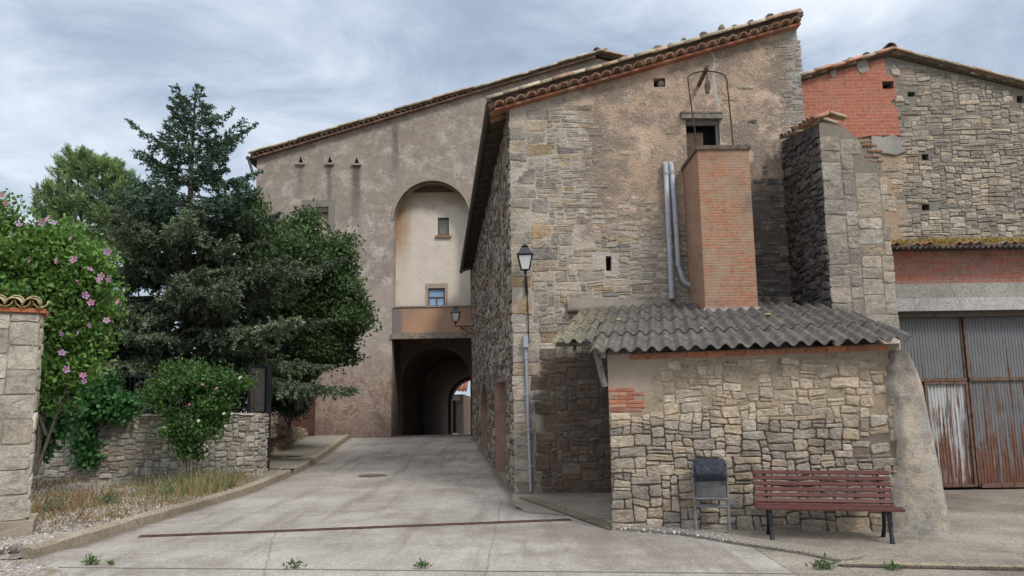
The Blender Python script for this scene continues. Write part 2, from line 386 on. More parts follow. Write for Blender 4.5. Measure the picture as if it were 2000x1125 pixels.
def stone_lump(mb, q, cc, rg, gap, prot, mi=0, rough=1.0, yoff=0.0):
    q = [Vector((x, z)) for x, z in q]; cen = sum(q, Vector((0, 0))) / 4
    g = gap * rg.uniform(.5, 1.4) / 2; pts = []
    lens = [(q[(k + 1) % 4] - q[k]).length for k in range(4)]; mn = min(lens)
    rad = min(mn * .22, .035); ch = min(.012, mn * .1)
    for k in range(4):
        e0 = (q[k - 1] - q[k]).normalized(); e1 = (q[(k + 1) % 4] - q[k]).normalized()
        cn = q[k] + (e0 + e1) * g; r0 = rad * rg.uniform(.3, 1.8); r1 = rad * rg.uniform(.3, 1.8)
        jt = lambda: Vector((rg.uniform(-1, 1), rg.uniform(-1, 1))) * min(.008, rad * .35) * rough
        a, b = cn + e0 * r0 + jt(), cn + e1 * r1 + jt()
        pts += [a, a.lerp(b, .5).lerp(cn, .45), b, cn + e1 * (lens[k] * rg.uniform(.4, .6) - g) + jt() + e0 * rg.uniform(-.003, .006) * rough]
    n = len(pts); p = rg.uniform(*prot); tx = rg.uniform(-.05, .05) * rough; tz = rg.uniform(-.07, .05) * rough; rings = []
    for ins, dp, jj in ((0, .015, 0), (0, -p + ch * .8, .002), (ch, -p, .0025), (.5, -p - .003, .006)):
        for pt in pts:
            d0 = pt - cen; r = cen + d0 * ((1 - ins / max(.03, d0.length)) if ins < .3 else rg.uniform(.42, .62)); d = r - cen
            rings.append((r.x, yoff + dp + ((d.x * tx + d.y * tz) if dp < 0 else 0) + rg.uniform(-jj, jj) * rough * min(1, mn / .12), r.y))
    rings.append((cen.x, yoff - p + rg.uniform(-.008, .004) * rough, cen.y)); fs = []
    for r in range(3):
        for k in range(n): fs.append((r * n + k, r * n + (k + 1) % n, (r + 1) * n + (k + 1) % n, (r + 1) * n + k))
    for k in range(n): fs.append((3 * n + k, 3 * n + (k + 1) % n, 4 * n))
    mb.add(rings, fs, cc, mi, False)

def wall_mb(outer, holes, thick, reveal=None, mi=0, mb=None, revmi=None):
    """flat wall with real openings; front at local y = 0"""
    mb = mb or MB(); loops = [outer] + holes
    flat = [p for l in loops for p in l]
    tri = tessellate_polygon([[Vector((a, b, 0)) for a, b in l] for l in loops])
    mb.add([(a, 0, b) for a, b in flat], [tuple(t) for t in tri], mi=mi)
    mb.add([(a, thick, b) for a, b in flat], [tuple(t)[::-1] for t in tri], mi=mi)
    for li, l in enumerate(loops):
        n = len(l); mm = mi if (li == 0 or revmi is None) else revmi
        mb.add([(a, 0, b) for a, b in l] + [(a, thick, b) for a, b in l], [(i, (i + 1) % n, (i + 1) % n + n, i + n) for i in range(n)], mi=mm)
    return mb
def rect(a, b, c, d): return [(a, c), (b, c), (b, d), (a, d)]
def arch(a, b, c, spring, n=18, rise=None):
    r = (b - a) / 2; m = (a + b) / 2; rise = rise or r
    return [(a, c), (b, c)] + [(m + r * math.cos(math.pi * k / n), spring + rise * math.sin(math.pi * k / n)) for k in range(n + 1)]
def outside(rects, pad=.03):
    def f(a, b, c, d):
        return all(b < r[0] - pad or a > r[1] + pad or d < r[2] - pad or c > r[3] + pad for r in rects)
    return f
def tile(mb, p, d, up, L, r0, r1, c, seg=7, th=.016, hollow_up=False):
    p = Vector(p); d = Vector(d).normalized(); s_ = d.cross(up).normalized(); u = s_.cross(d).normalized() * (-1 if hollow_up else 1)
    vs = []
    for e, r in ((p, r0), (p + d * L, r1)):
        for rr in (r, r - th):
            for k in range(seg + 1):
                t = math.pi * k / seg; vs.append(e + s_ * math.cos(t) * rr + u * math.sin(t) * rr)
    n = seg + 1; fs = []
    for k in range(seg):
        fs += [(k, k + 1, 2 * n + k + 1, 2 * n + k), (n + k + 1, n + k, 3 * n + k, 3 * n + k + 1), (k + 1, k, n + k, n + k + 1), (2 * n + k, 2 * n + k + 1, 3 * n + k + 1, 3 * n + k)]
    fs += [(0, 2 * n, 3 * n, n), (seg, n + seg, 3 * n + seg, 2 * n + seg)]
    mb.add(vs, fs, c, 0, True)
def tcol(rg, pal=PAL_TILE):
    k = rg.uniform(.8, 1.2); return tuple(x * k for x in rg.choice(pal))
def rock_mb(rg, p, sx, sy, sz, c, mb=None, n1=7):
    mb = mb or MB(); vs = []; fs = []; rings = [(-.5, .75), (-.1, 1.0), (.3, .85), (.5, .45)]
    ph = rg.uniform(0, 6)
    for h, r in rings:
        for k in range(n1):
            t = ph + 2 * math.pi * k / n1
            vs.append((p[0] + math.cos(t) * r * sx * rg.uniform(.8, 1.15), p[1] + math.sin(t) * r * sy * rg.uniform(.8, 1.15), p[2] + (h + .5) * sz * rg.uniform(.9, 1.1)))
    for i in range(3):
        for k in range(n1): fs.append((i * n1 + k, i * n1 + (k + 1) % n1, (i + 1) * n1 + (k + 1) % n1, (i + 1) * n1 + k))
    fs += [tuple(range(n1))[::-1], tuple(3 * n1 + k for k in range(n1))]
    return mb.add(vs, fs, c)
ORD = 'first second third fourth fifth sixth seventh eighth ninth tenth eleventh twelfth thirteenth fourteenth'.split()

# ------------------------------------------------------------------ ground, road, pavement
def smooth(a, b, x):
    t = min(1, max(0, (x - a) / (b - a))); return t * t * (3 - 2 * t)
def hroad(Y):
    return .40 * smooth(16, 31.5, Y) - .75 * smooth(31.5, 47, Y)
def sheet(name, edge_l, edge_r, Ys, dz, mat, nx=14, label=None, skirt=0):
    mb = MB(); vs = []; fs = []; cs = []
    for Y in Ys:
        a, b = edge_l(Y), edge_r(Y)
        for k in range(nx + 1): 
            X = a + (b - a) * k / nx; cs.append((1.0 if (k in (0, nx) and Y > 10) else 0.0,) * 3); vs.append((X, Y, hroad(Y) + (dz(X, Y) if callable(dz) else dz)))
    n = nx + 1
    for i in range(len(Ys) - 1):
        for k in range(nx): fs.append((i * n + k, i * n + k + 1, (i + 1) * n + k + 1, (i + 1) * n + k))
    mb.add(vs, fs, cs, smooth=True); o = mb.build(name, mat, recalc=False); tag(o, kind='structure'); return o
def lerpt(pts):
    def f(Y):
        for (a, x), (b, y) in zip(pts, pts[1:]):
            if Y <= b: return x + (y - x) * max(0, (Y - a)) / (b - a)
        return pts[-1][1]
    return f
_kp = [at(66, 1092, z=0), at(230, 1040, z=0), at(400, 990, z=0), at(480, 965, z=.0), at(600, 916, z=.06), at(640, 890, z=.18), at(690, 853, z=.38)]
kerbX = lerpt([(-10, _kp[0].x - .2)] + [(p.y, p.x) for p in _kp])
KY0, KY1 = _kp[0].y, _kp[-1].y
Ylist = [-60, -20, 0, 4] + [6 + .5 * k for k in range(80)] + [47, 52, 60, 90]
g = MB(); R_ = 1800; gv = []; xs = [-R_, -200, -40, -15, -5, 5, 15, 40, 200, R_]; ys = [-R_, -200, -40, 0, 15, 20, 24, 28, 31.5, 35, 40, 47, 60, 200, R_]
for Y in ys:
    for X in xs: gv.append((X, Y, hroad(Y) - .06))
g.add(gv, [(i * 10 + k, i * 10 + k + 1, (i + 1) * 10 + k + 1, (i + 1) * 10 + k) for i in range(len(ys) - 1) for k in range(9)], smooth=True)
tag(g.build('ground', m_concrete('earth_ground', (.24, .21, .16), (.19, .17, .13), (.13, .12, .08), .7, False), recalc=False), kind='structure')
sheet('road', lambda Y: kerbX(Y) - .05 if Y > KY0 else (kerbX(KY0) - .3 - 2.2 * (KY0 - Y) if Y > 4 else -30), lambda Y: 3.0 if Y < 11.2 else (max(.02, 3.0 - (Y - 11.2) * 1.5) if Y < 15.3 else -.02 - .102 * (Y - 15.5)), Ylist, 0.0, M_ROAD, 20)
sheet('forecourt', lambda Y: 2.9 if Y < 11.2 else max(-.05, 2.9 - (Y - 11.2) * 1.5), lambda Y: 24, [-60, -20, 0, 4, 6, 7, 8, 9, 10, 10.5, 11, 11.2, 11.6, 12, 12.5, 13, 14, 15, 15.6, 18], .004, M_FORE, 20)
# verge of gravel and dry grass behind the kerb
def m_gravel():
    t = NT('gravel'); c = t.vor(38, out='Color'); s_ = t.xyz(c)[0]
    k = t.ramp(s_, [(0, (.16, .14, .12)), (.35, (.3, .27, .235)), (.7, (.42, .39, .35)), (1, (.5, .47, .43))])
    k = t.mix(t.rng(t.noise(1.3, 6, .7), .46, .64), k, (.2, .15, .1))
    return t.done(k, t.bump(t.math('MULTIPLY', t.vor(38), -1.0), 1.0, .03))
sheet('verge', lambda Y: -26, lambda Y: kerbX(Y) - .14, [KY0 - .14, KY0 + .3, 10, 11, 12, 13, 14, 15, 16, 17, 18, 19, 19.5], lambda X, Y: .03 + .07 * smooth(KY0, KY0 + 2.0, Y) + .03 * smooth(KY0, KY0 + 1, Y) * noise.noise(Vector((X, Y, 0))), m_gravel(), 40)
sheet('near_gravel', lambda Y: -26, lambda Y: kerbX(KY0) - .1 + 1.15 * max(0, min(1.6, KY0 - Y)) - .3 * max(0, Y - KY0), [4, 6, KY0 - 1.2, KY0 - .8, KY0 - .4, KY0 - .12, KY0 + .02, KY0 + .6], lambda X, Y: .02 if Y < KY0 - .1 else -.03, M_ROAD if 0 else bpy.data.materials['gravel'], 20)
sheet('pavement', lambda Y: -6.5 if Y < 19 else -9.0, lambda Y: kerbX(Y) - .14, [16.6, 17.2, 18, 19, 20, 22, 24, 26, 28, 30, 31.2], .13, M_WALK, 10)
kb = MB(); kY = [KY0 + (min(31.2, KY1) - KY0) * k / 63 for k in range(64)]; rg = random.Random(4); rings = []
for i, Y in enumerate(kY):
    x = kerbX(Y); z = hroad(Y); j = rg.uniform(-.012, .012); hh = .14 + rg.uniform(-.008, .008)
    rings.append([(x + j, Y, z - .1), (x + j - .015, Y, z + hh - .03), (x + j - .05, Y, z + hh), (x - .17, Y, z + hh), (x - .18, Y, z - .1)])
kb.loft(rings); tag(kb.build('kerb', M_KERB), kind='structure')
# rusty steel strip across the road, manhole, covers
p0, p1 = at(272, 1048, z=.006), at(1115, 1015, z=.006)
s = MB(); d = (p1 - p0).normalized(); sd_ = Vector((-d.y, d.x, 0))
for k in (-1, 1): s.bar(p0 + sd_ * k * .05 - Vector((0, 0, .01)), p1 + sd_ * k * .05 - Vector((0, 0, .01)), .03, .04)
s.bar(p0 - Vector((0, 0, .018)), p1 - Vector((0, 0, .018)), .08, .03)
tag(s.build('drain_strip', m_plain('rusted_steel', (.11, .062, .05), .7, .3, .4, 6)), 'long rusty steel drain strip set across the concrete road', 'drain')
# dark joint and kerb line along the near edge of the concrete
s = MB(); q0, q1 = at(115, 1108, z=.005), at(1640, 1121, z=.005); q2 = at(2000, 1124, z=.005)
for a, b in ((q0, q1),): 
    n = 24
    for k in range(n):
        A = a + (b - a) * (k / n); B = a + (b - a) * ((k + 1) / n); o_ = Vector((0, .012 * noise.noise(Vector((k * .7, 1, 0))), 0))
        s.bar(A + o_, B + o_, .022 + .012 * noise.noise(Vector((k * .9, 0, 2))), .008)
tag(s.build('expansion_joint', m_plain('joint_dirt', (.19, .175, .155), .95)), kind='structure')
mh = at(728, 932, z=.004); s = MB()
s.add([(mh.x + .36 * math.cos(t), mh.y + .36 * math.sin(t), .005 + hroad(mh.y)) for t in [2 * math.pi * k / 28 for k in range(28)]] + [(mh.x + .30 * math.cos(t), mh.y + .30 * math.sin(t), .012 + hroad(mh.y)) for t in [2 * math.pi * k / 28 for k in range(28)]],
      [(k, (k + 1) % 28, 28 + (k + 1) % 28, 28 + k) for k in range(28)] + [tuple(range(28, 56))])
tag(s.build('manhole_cover', m_plain('cast_iron', (.13, .105, .09), .7, .3, .3, 8)), 'round brown iron manhole cover in the middle of the road', 'manhole cover')
for px, py, sx, sy, lb in ((575, 901, .2, .14, 'dark rectangular cover in the pavement, farthest up the slope'), (562, 919.5, .15, .08, 'small dark cover at the kerb side of the nearer pair in the pavement'), (533, 919.5, .15, .08, 'small dark cover beside the pale patch, left one of the nearer pair')):
    c = at(px, py, z=.15); s = MB(); z = hroad(c.y) + .135
    s.box((c.x - sx, c.y - sy, z - .02), (c.x + sx, c.y + sy, z + .006)); tag(s.build('pavement_cover', M_DKMETAL), lb, 'cover', 'covers in the pavement')

# ------------------------------------------------------------------ the stone house (front wall at Y = HY)
HY = 15.5
def hp(px, py, Y=HY): p = at(px, py, Y=Y); return p.x, p.z
house = thing('stone_house', (2.8, HY, 0), 'tall rubble stone house with patchy ochre render and sloping tiled gable beside the road', 'house')
HM = frame((0, HY, 0))
uL, zL = hp(987, 212); uR, zR = hp(1555, 50); uL = 0.0
topz = lambda u: zL + (zR - zL) * (u - uL) / (uR - uL)
wa, wc = hp(1341, 276); wb, wd_ = hp(1404, 228)
win_r = (wa, wb, wc - .55, wd_)
ha, hc = hp(1277, 170); hb, hd_ = hp(1299, 152); hole_r = (ha, hb, hc, hd_)
sa, s_c = hp(1184, 529); sb, s_d = hp(1194, 500); slit_r = (sa, sb, s_c, s_d)
b_a, b_c = hp(1345, 515); gap_r = []
def m_facade():
    t = NT('ochre_render'); o = t.xyz(t.w); x, z = o[0], o[2]
    nb = t.noise(1.1, 6, .65)
    c = t.mix(t.ramp(t.noise(1.6, 8, .7), [(.3, 0.0), (.68, 1.0)]), (.55, .395, .27), (.42, .32, .235))
    c = t.mix(t.math('MULTIPLY', t.rng(t.noise(1.0, 10, .8), .42, .55), .9), c, t.mix(t.noise(7, 7, .8), (.16, .135, .115), (.34, .275, .21)))                       # grey-brown patina
    c = t.mix(t.math('MULTIPLY', t.rng(t.noise(.9, 5, .6, vec=t.map(t.w, loc=(2, 0, 5))), .54, .62), .85), c, (.62, .47, .36))   # fresh pinkish mortar
    peb = t.math('MULTIPLY', t.rng(t.vor(13), .3, .12), t.rng(t.noise(1.3, 6, .7, vec=t.map(t.w, loc=(7, 1, 2))), .46, .56))
    c = t.mix(peb, c, (.55, .52, .46))
    c = t.mix(t.math('MULTIPLY', t.math('MULTIPLY', t.rng(t.vor(15, vec=t.map(t.w, loc=(3, 3, 3))), .26, .08), t.rng(t.noise(1.9, 6, .7), .44, .56)), .75), c, (.09, .075, .06))
    # grey bedding mortar lower down, where the render has gone
    line = t.math('ADD', t.math('ADD', z, t.math('MULTIPLY', x, -.0)), t.math('MULTIPLY', nb, 1.6))
    low = t.rng(line, 6.3, 5.5)
    left = t.rng(t.math('ADD', x, t.math('MULTIPLY', nb, .8)), 2.1, 1.75)
    c = t.mix(t.math('MAXIMUM', low, left), c, t.mix(t.ramp(t.noise(2.4, 7, .7), [(.35, 0.0), (.65, 1.0)]), (.53, .48, .405), (.41, .365, .3)))
    c = t.mix(t.math('MULTIPLY', t.rng(t.math('ADD', x, t.math('MULTIPLY', nb, .4)), .6, .85), t.rng(t.math('ADD', z, t.math('MULTIPLY', nb, .3)), 3.1, 2.9)), c, t.mix(t.noise(4, 7, .75), (.13, .095, .07), (.21, .165, .13)))
    # soot and damp right of the brick shaft, with the pier's shade painted in
    so = t.math('MULTIPLY', t.rng(t.math('ADD', x, t.math('MULTIPLY', nb, .5)), 4.75, 5.1), t.rng(t.math('ADD', z, t.math('MULTIPLY', nb, 1.0)), 7.3, 6.3))
    c = t.mix(t.math('MULTIPLY', so, .93), c, t.mix(t.noise(5, 7, .7), (.075, .069, .064), (.15, .136, .123)))
    so2 = t.math('MULTIPLY', t.rng(t.math('ADD', x, t.math('MULTIPLY', nb, .35)), 3.3, 3.75), t.rng(t.math('ADD', z, nb), 6.2, 5.4))
    c = t.mix(t.math('MULTIPLY', so2, .6), c, (.13, .115, .1))
    # grey quoin strip at the right corner
    q = t.rng(t.math('ADD', x, t.math('MULTIPLY', t.noise(2.6, 6, .7), .5)), uR - .1, uR + .06)
    c = t.mix(t.math('MULTIPLY', q, t.rng(z, 6.7, 7.1)), c, t.mix(t.noise(6, 6, .7), (.28, .27, .24), (.44, .43, .40)))
    # a pale crack
    cw = t.math('ABSOLUTE', t.math('SUBTRACT', t.math('ADD', x, t.math('MULTIPLY', t.noise(3, 4, .6), .5)), 4.63))
    c = t.mix(t.math('MULTIPLY', t.rng(cw, .05, .02), t.rng(z, 7.4, 7.9)), c, (.45, .44, .41))
    h = t.math('ADD', t.math('ADD', t.noise(9, 8, .75), t.math('MULTIPLY', t.noise(45, 6, .75), .5)), t.math('MULTIPLY', t.vor(24), -.3))
    return t.done(c, t.bump(h, .8, .05))
M_FACADE = m_facade()
wallL = wall_mb([(0, -.6), (uR + .12, -.6), (uR, zR), (0, zL)], [rect(*win_r), rect(*hole_r), rect(*slit_r)], .5)
wallL.build('front_wall', M_FACADE, house, HM)
# stones showing through the render
holes = outside([win_r, hole_r, slit_r], .02)
def f_keep(a, b, c, d, rg):
    u, v = (a + b) / 2, (c + d) / 2
    if not holes(a, b, c, d) or d > topz(a) - .03 or b > uR + .08: return False
    nz = noise.noise(Vector((u * .8, v * .8, 3.3))) + .7 * noise.noise(Vector((u * 2.1, v * 2.1, 7.1)))
    if u > uR - .36 and v > 6.3: return rg.random() < .8
    if u > 5.15: return v < 6.7 and rg.random() < .55
    pa = 1 - smooth(1.35, 2.1, u + .45 * nz); pb = 1 - smooth(5.0, 6.3, v - .6 * nz)
    return rg.random() < max(pa, pb) * .93 + .02
def f_pal(u, v, rg):
    if rg.random() < .06 and u < 3.5 and v > 2.8: return [(.44, .33, .2), (.27, .25, .23)]
    if u > uR - .4 and v > 6.7: return PAL_GREY
    if u > 5.0 or (u > 3.9 and v < 5.8): return PAL_DARK  # darker stones: weathering, with the pier's shade painted in
    if v < 2.75 and u > .45: return PAL_BROWN
    if u < .9 and rg.random() < .5: return PAL_GREY
    return PAL_TAN
big = lambda u, v: (6, 7, 8, 9) if u < .42 else ((2, 3, 4, 5, 7, 9) if u < 1.4 else (2, 3, 4, 4, 5, 6, 8))
bigh = lambda u, v: (4, 5, 6) if u < .42 else ((2, 2, 3, 4, 5) if (u < 1.4 and v < 5) else (1, 1, 2, 2, 2, 2, 3))
s = MB(); masonry(s, -.02, uR + .06, -.1, 9.4, .062, .05, f_pal, f_keep, 11, .016, lambda u, v, r: (.002, .012) if v > 5.2 else (.004, .022) if u > .5 else (.01, .03) if v < 2.8 else (.008, .022), big, bigh, .042, lambda u, v: 1 if (u > .5 and v < 2.8) else 0)
s.build('facing_stones', [M_STONE_SMEAR, m_stone('sheltered_stone', (1, .95, .9), .12)], house, HM)
# street side wall, same masonry, slightly turned
SA = math.atan2(31 - HY, -1.63); SL = math.hypot(15.5, 1.63)
SM = frame((0, HY, 0), math.atan2(-(31 - HY), 1.63))        # local x runs from the far end towards the camera
eave_z = lambda Y: zL + (7.0 - zL) * (Y - HY) / 15.5
sY = lambda u: HY - u * 15.5 / SL                             # u is negative going away
def su(px):                                                   # wall coordinate under pixel column px
    P = Vector((0, HY, 0)); n = Vector((math.cos(SA + math.pi / 2), math.sin(SA + math.pi / 2), 0)); p = at(px, 800, P=P, n=n); return -(p.y - HY) * SL / 15.5
d1 = (su(967), su(989), -.3, 2.25); d2 = (su(939.5), su(952), -.1, 2.35)
w1 = (su(957), su(966), 4.9, 5.6); w2 = (su(929), su(934), 5.1, 5.5)
sh = wall_mb([(-SL, -.6), (0, -.6), (0, zL), (-SL, 7.0)], [rect(*d1), arch(d2[0], d2[1], d2[2], d2[3] - .9, 10, .9), rect(*w1), rect(*w2)], .45, revmi=1)
M_SIDE = m_mortar('side_mortar', (.25, .22, .19), (.17, .155, .14), (.09, .085, .08))
sh.build('street_wall', [M_SIDE, m_plain('pink_plaster', (.36, .24, .175), .9, 0, .2, 4)], house, SM)
def s_keep(a, b, c, d, rg): return outside([d1, d2, w1, w2], .05)(a, b, c, d) and d < zL + (7.0 - zL) * (-a / SL) and rg.random() < .93
s = MB(); masonry(s, -SL, .0, -.1, zL, .09, .075, lambda u, v, r: PAL_GREY if r.random() < .5 else PAL_BROWN, s_keep, 23, .03, (.02, .05), (2, 3, 3, 4, 5), (1, 2, 2, 3), .04)
s.build('street_facing_stones', m_stone('grey_street_stone', (.98, .95, .92), .25), house, SM)
for nm, r in (('street_door', d1), ('arched_door', d2)):
    s = MB(); s.box((r[0] - .05, .3, r[2]), (r[1] + .05, .36, r[3] + .05))
    for k in range(1, 6): s.box((r[0] + (r[1] - r[0]) * k / 6 - .01, .295, r[2]), (r[0] + (r[1] - r[0]) * k / 6 + .01, .3, r[3]), (.1, .1, .1))
    s.build('door', M_WOOD, house, SM)
for r in (w1, w2):
    s = MB(); s.box((r[0] - .03, .28, r[2] - .03), (r[1] + .03, .32, r[3] + .03)); s.build('shutter', M_WOOD, house, SM)
# back and right walls, roof
s = MB(); s.box((uR + .1 - .45, HY + .5, -.5), (uR + .1, 31, zR - .1)); s.box((-1.5, 30.6, -.5), (uR + .1 - .45, 30.95, 6.9)); s.build('rear_wall', M_MORT, house)
eL, ezL = hp(966, 205, HY - .25)
f0 = Vector((-.36, HY - .18, zL + .0)); f1 = Vector((uR + .1, HY - .18, zR + .14)); b0 = Vector((-2.0, 31.0, 7.02)); b1 = Vector((uR + .1, 31.0, zR - .6))
f0.z = zL + (zR - zL) * (-.36) / uR + .16
s = MB(); th = Vector((0, 0, .1)); s.add([f0, f1, b1, b0, f0 + th, f1 + th, b1 + th, b0 + th], [(0, 1, 2, 3), (4, 5, 6, 7), (0, 1, 5, 4), (1, 2, 6, 5), (2, 3, 7, 6), (3, 0, 4, 7)], (.25, .17, .12))
s.build('roof', M_WOOD, house)
rd = (f1 - f0).normalized(); rn = Vector((-rd.z, 0, rd.x)); rg = random.Random(5)
s = MB(); base0 = Vector((-.3, HY - .13, topz(-.3) + .0)); n = 34; Lr = (Vector((uR + .02, 0, topz(uR + .02))) - Vector((-.3, 0, topz(-.3)))).length
for k in range(n):
    a = base0 + rd * (Lr * k / n); b = base0 + rd * (Lr * (k + .97) / n)
    s.bar(a + Vector((0, .06, 0)), b + Vector((0, .06, 0)), .24, .045, tcol(rg, [(.36, .15, .09), (.32, .17, .11), (.3, .13, .08)]), 0, rn)
s.build('brick_course', M_TILE_RED, house)
s = MB(); n = 29
for k in range(n):
    p = base0 + rd * (Lr * (k + .5) / n) + rn * .03 + Vector((0, -.15 + rg.uniform(-.02, .02), 0))
    tile(s, p, (0, 1, .0), rn, .4, .105, .1, tcol(rg, [(.36, .2, .13), (.3, .17, .11), (.33, .21, .15), (.4, .27, .18)]))
s.build('cornice_tiles', M_TILE, house)
s = MB()
for row in range(5):
    y = HY - .2 + row * .23; k = -.1
    while k < Lr - .1:
        L_ = .44
        p = base0 + rd * k + rn * (.17 + .035 * (row % 2 == 0) + rg.uniform(-.008, .014)); p.y = y + rg.uniform(-.02, .02)
        dirv = (rd + rn * .045 + Vector((0, rg.uniform(-.06, .06), 0))); tile(s, p, dirv, rn, L_, .115, .095, tcol(rg, [(.36, .29, .2), (.4, .33, .24), (.3, .25, .18), (.37, .24, .16)]))
        tile(s, p + Vector((0, .115, -.05)), dirv, rn, L_, .1, .1, tcol(rg), hollow_up=True)
        k += .36
s.build('rake_tiles', M_TILE, house)
# street eave: tile ends over a dark gutter
s = MB(); n = 62
for k in range(n):
    Y = HY - .1 + 15.4 * (k + .5) / n; x = -.30 - 1.63 * (Y - HY) / 15.5; z = f0.z + (b0.z - f0.z) * (Y - HY) / 15.5 + .14
    tile(s, (x - .16, Y, z - .07 + rg.uniform(-.01, .01)), (1, .1, .26), Vector((-.26, 0, 1)), .5, .1, .095, tcol(rg, [(.2, .17, .14), (.26, .2, .15), (.16, .14, .12)]))
s.build('eave_tiles', M_TILE, house)
s = MB(); s.tube([(-.42, HY - .12, f0.z - .02), (-2.06, 30.9, b0.z - .02)], .075, 10); s.build('gutter', m_plain('brown_gutter', (.085, .07, .06), .7, .2, .3), house)
s = MB()
for k in range(26):
    Y = HY + .2 + 15 * k / 26; x = -1.63 * (Y - HY) / 15.5; z = f0.z + (b0.z - f0.z) * (Y - HY) / 15.5
    s = MB(); s.bar((x - .36, Y, z - .05), (x + .1, Y, z + .08), .09, .09); s.build('rafter_end', M_WOOD, house)
# loading door above the shaft
s = MB(); s.box((wa - .04, .30, wc - .55), (wb + .04, .34, wd_), (.1, .1, .1)); s.build('dark_inside', M_BLACK, house, HM)
lf = MB(); lf.box((wa - .0, .12, wc - .55), (wa + .38, .16, wd_ - .3))
for k in range(4): lf.box((wa + .095 * k, .115, wc - .55), (wa + .095 * k + .012, .12, wd_ - .3))
lf.build('door_leaf', M_WOOD, house, HM)
s = MB(); s.bar((wa - .1, -.02, wd_ - .0), (wb + .06, -.02, wd_ - .02), .16, .1); s.bar((wa - .12, -.04, wd_ + .075), (wb + .06, -.04, wd_ + .055), .14, .03)
s.box((wb - .06, .06, wc - .5), (wb + .0, .14, wd_ - .06)); s.box((wa, .05, wd_ - .16), (wb, .12, wd_ - .055)); s.build('lintel', M_WOOD_GREY, house, HM)
for r in (hole_r, slit_r):
    s = MB(); s.box((r[0] - .02, .25, r[2] - .02), (r[1] + .02, .3, r[3] + .02)); s.build('dark_opening', M_BLACK, house, HM)
s = MB(); rock_mb(random.Random(2), (hb - .07, .1, hc + .005), .09, .09, .17, (.16, .15, .14), s); s.build('loose_stone', M_STONE, house, HM)

# brick shaft
CY = 14.2
ca, ct = hp(1362, 290, CY); cb, _ = hp(1462, 290, CY); ca2, _z = hp(1376, 595, CY); cb2, _z = hp(1480, 595, CY)
s = MB(); 
s.box((0, 0, 3.1), (cb - ca, HY - CY, ct), (.4, .3, .2))
sh_o = s.build('brick_shaft', M_BR_SHAFT, house, frame((ca, CY, 0)))
s = MB(); o = .035; D = HY - CY - .002
s.box((-o, -o, ct - .03), (cb - ca + o, D, ct + .02)); s.box((-o * .5, -o * .5, ct + .0205), (cb - ca + o * .5, D, ct + .055)); s.build('coping', m_plain('old_coping', (.13, .105, .085), .9, 0, .4, 9), sh_o, frame((ca, CY, 0)))
s = MB(); s.box((-.05, -.06, 3.1), (cb - ca + .05, .3, 3.46), jit=.02, rng=random.Random(3)); s.build('mortar_foot', m_plain('pale_mortar', (.36, .33, .29), .95, 0, .3, 9), sh_o, frame((ca, CY, 0)))
# iron hoop and hoist
hoop = thing('iron_hoop', ((ca + cb) / 2, CY + .1, ct), 'thin rusty iron hoop standing on top of the brick shaft', 'hoop')
l0, _ = hp(1348, 277, CY + .1); l1, zt = hp(1342, 160, CY + .1); r0, _ = hp(1432, 277, CY + .1); r1, _ = hp(1420, 160, CY + .1); _, zap = hp(1381, 139, CY + .1)
l0 = max(l0, ca + .02)
pts = [(l0, CY + .1, ct + .04), (l1 + .02, CY + .1, zt)] + [((l1 + r1) / 2 - (r1 - l1) / 2 * math.cos(math.pi * k / 10), CY + .1, zt + (zap - zt) * math.sin(math.pi * k / 10) ** .7) for k in range(1, 10)] + [(r1, CY + .1, zt), (r0, CY + .1, ct + .04)]
s = MB(); s.tube(pts, .014, 6); s.build('hoop_bar', M_IRON, hoop)
beam = thing('hoist_beam', at(1364, 168, Y=HY), 'short tilted timber hoist beam sticking out of the wall above the loading door', 'beam')
A = at(1364, 168, Y=HY + .05); B = at(1381, 131, Y=CY + .05)
s = MB(); s.bar(A, B, .06, .07); s.build('timber', M_WOOD, beam)
hk = thing('pulley_hook', at(1381, 185, Y=CY + .12), 'narrow rusty pulley block and hook hanging from the hoist beam', 'pulley')
pa = at(1381, 148, Y=CY + .12); pb = at(1381.5, 158, Y=CY + .12); pc = at(1382, 182, Y=CY + .12)
s = MB(); s.tube([at(1380, 136, Y=CY + .09), pa, pb], .012, 6); s.build('hook', M_IRON, hk)
s = MB(); s.loft([[(p.x - a, p.y - b, p.z), (p.x + a, p.y - b, p.z), (p.x + a, p.y + b, p.z), (p.x - a, p.y + b, p.z)] for p, a, b in ((pb, .03, .03), (pb * .7 + pc * .3, .05, .04), (pc, .035, .03))]); s.build('block', M_WOOD, hk)
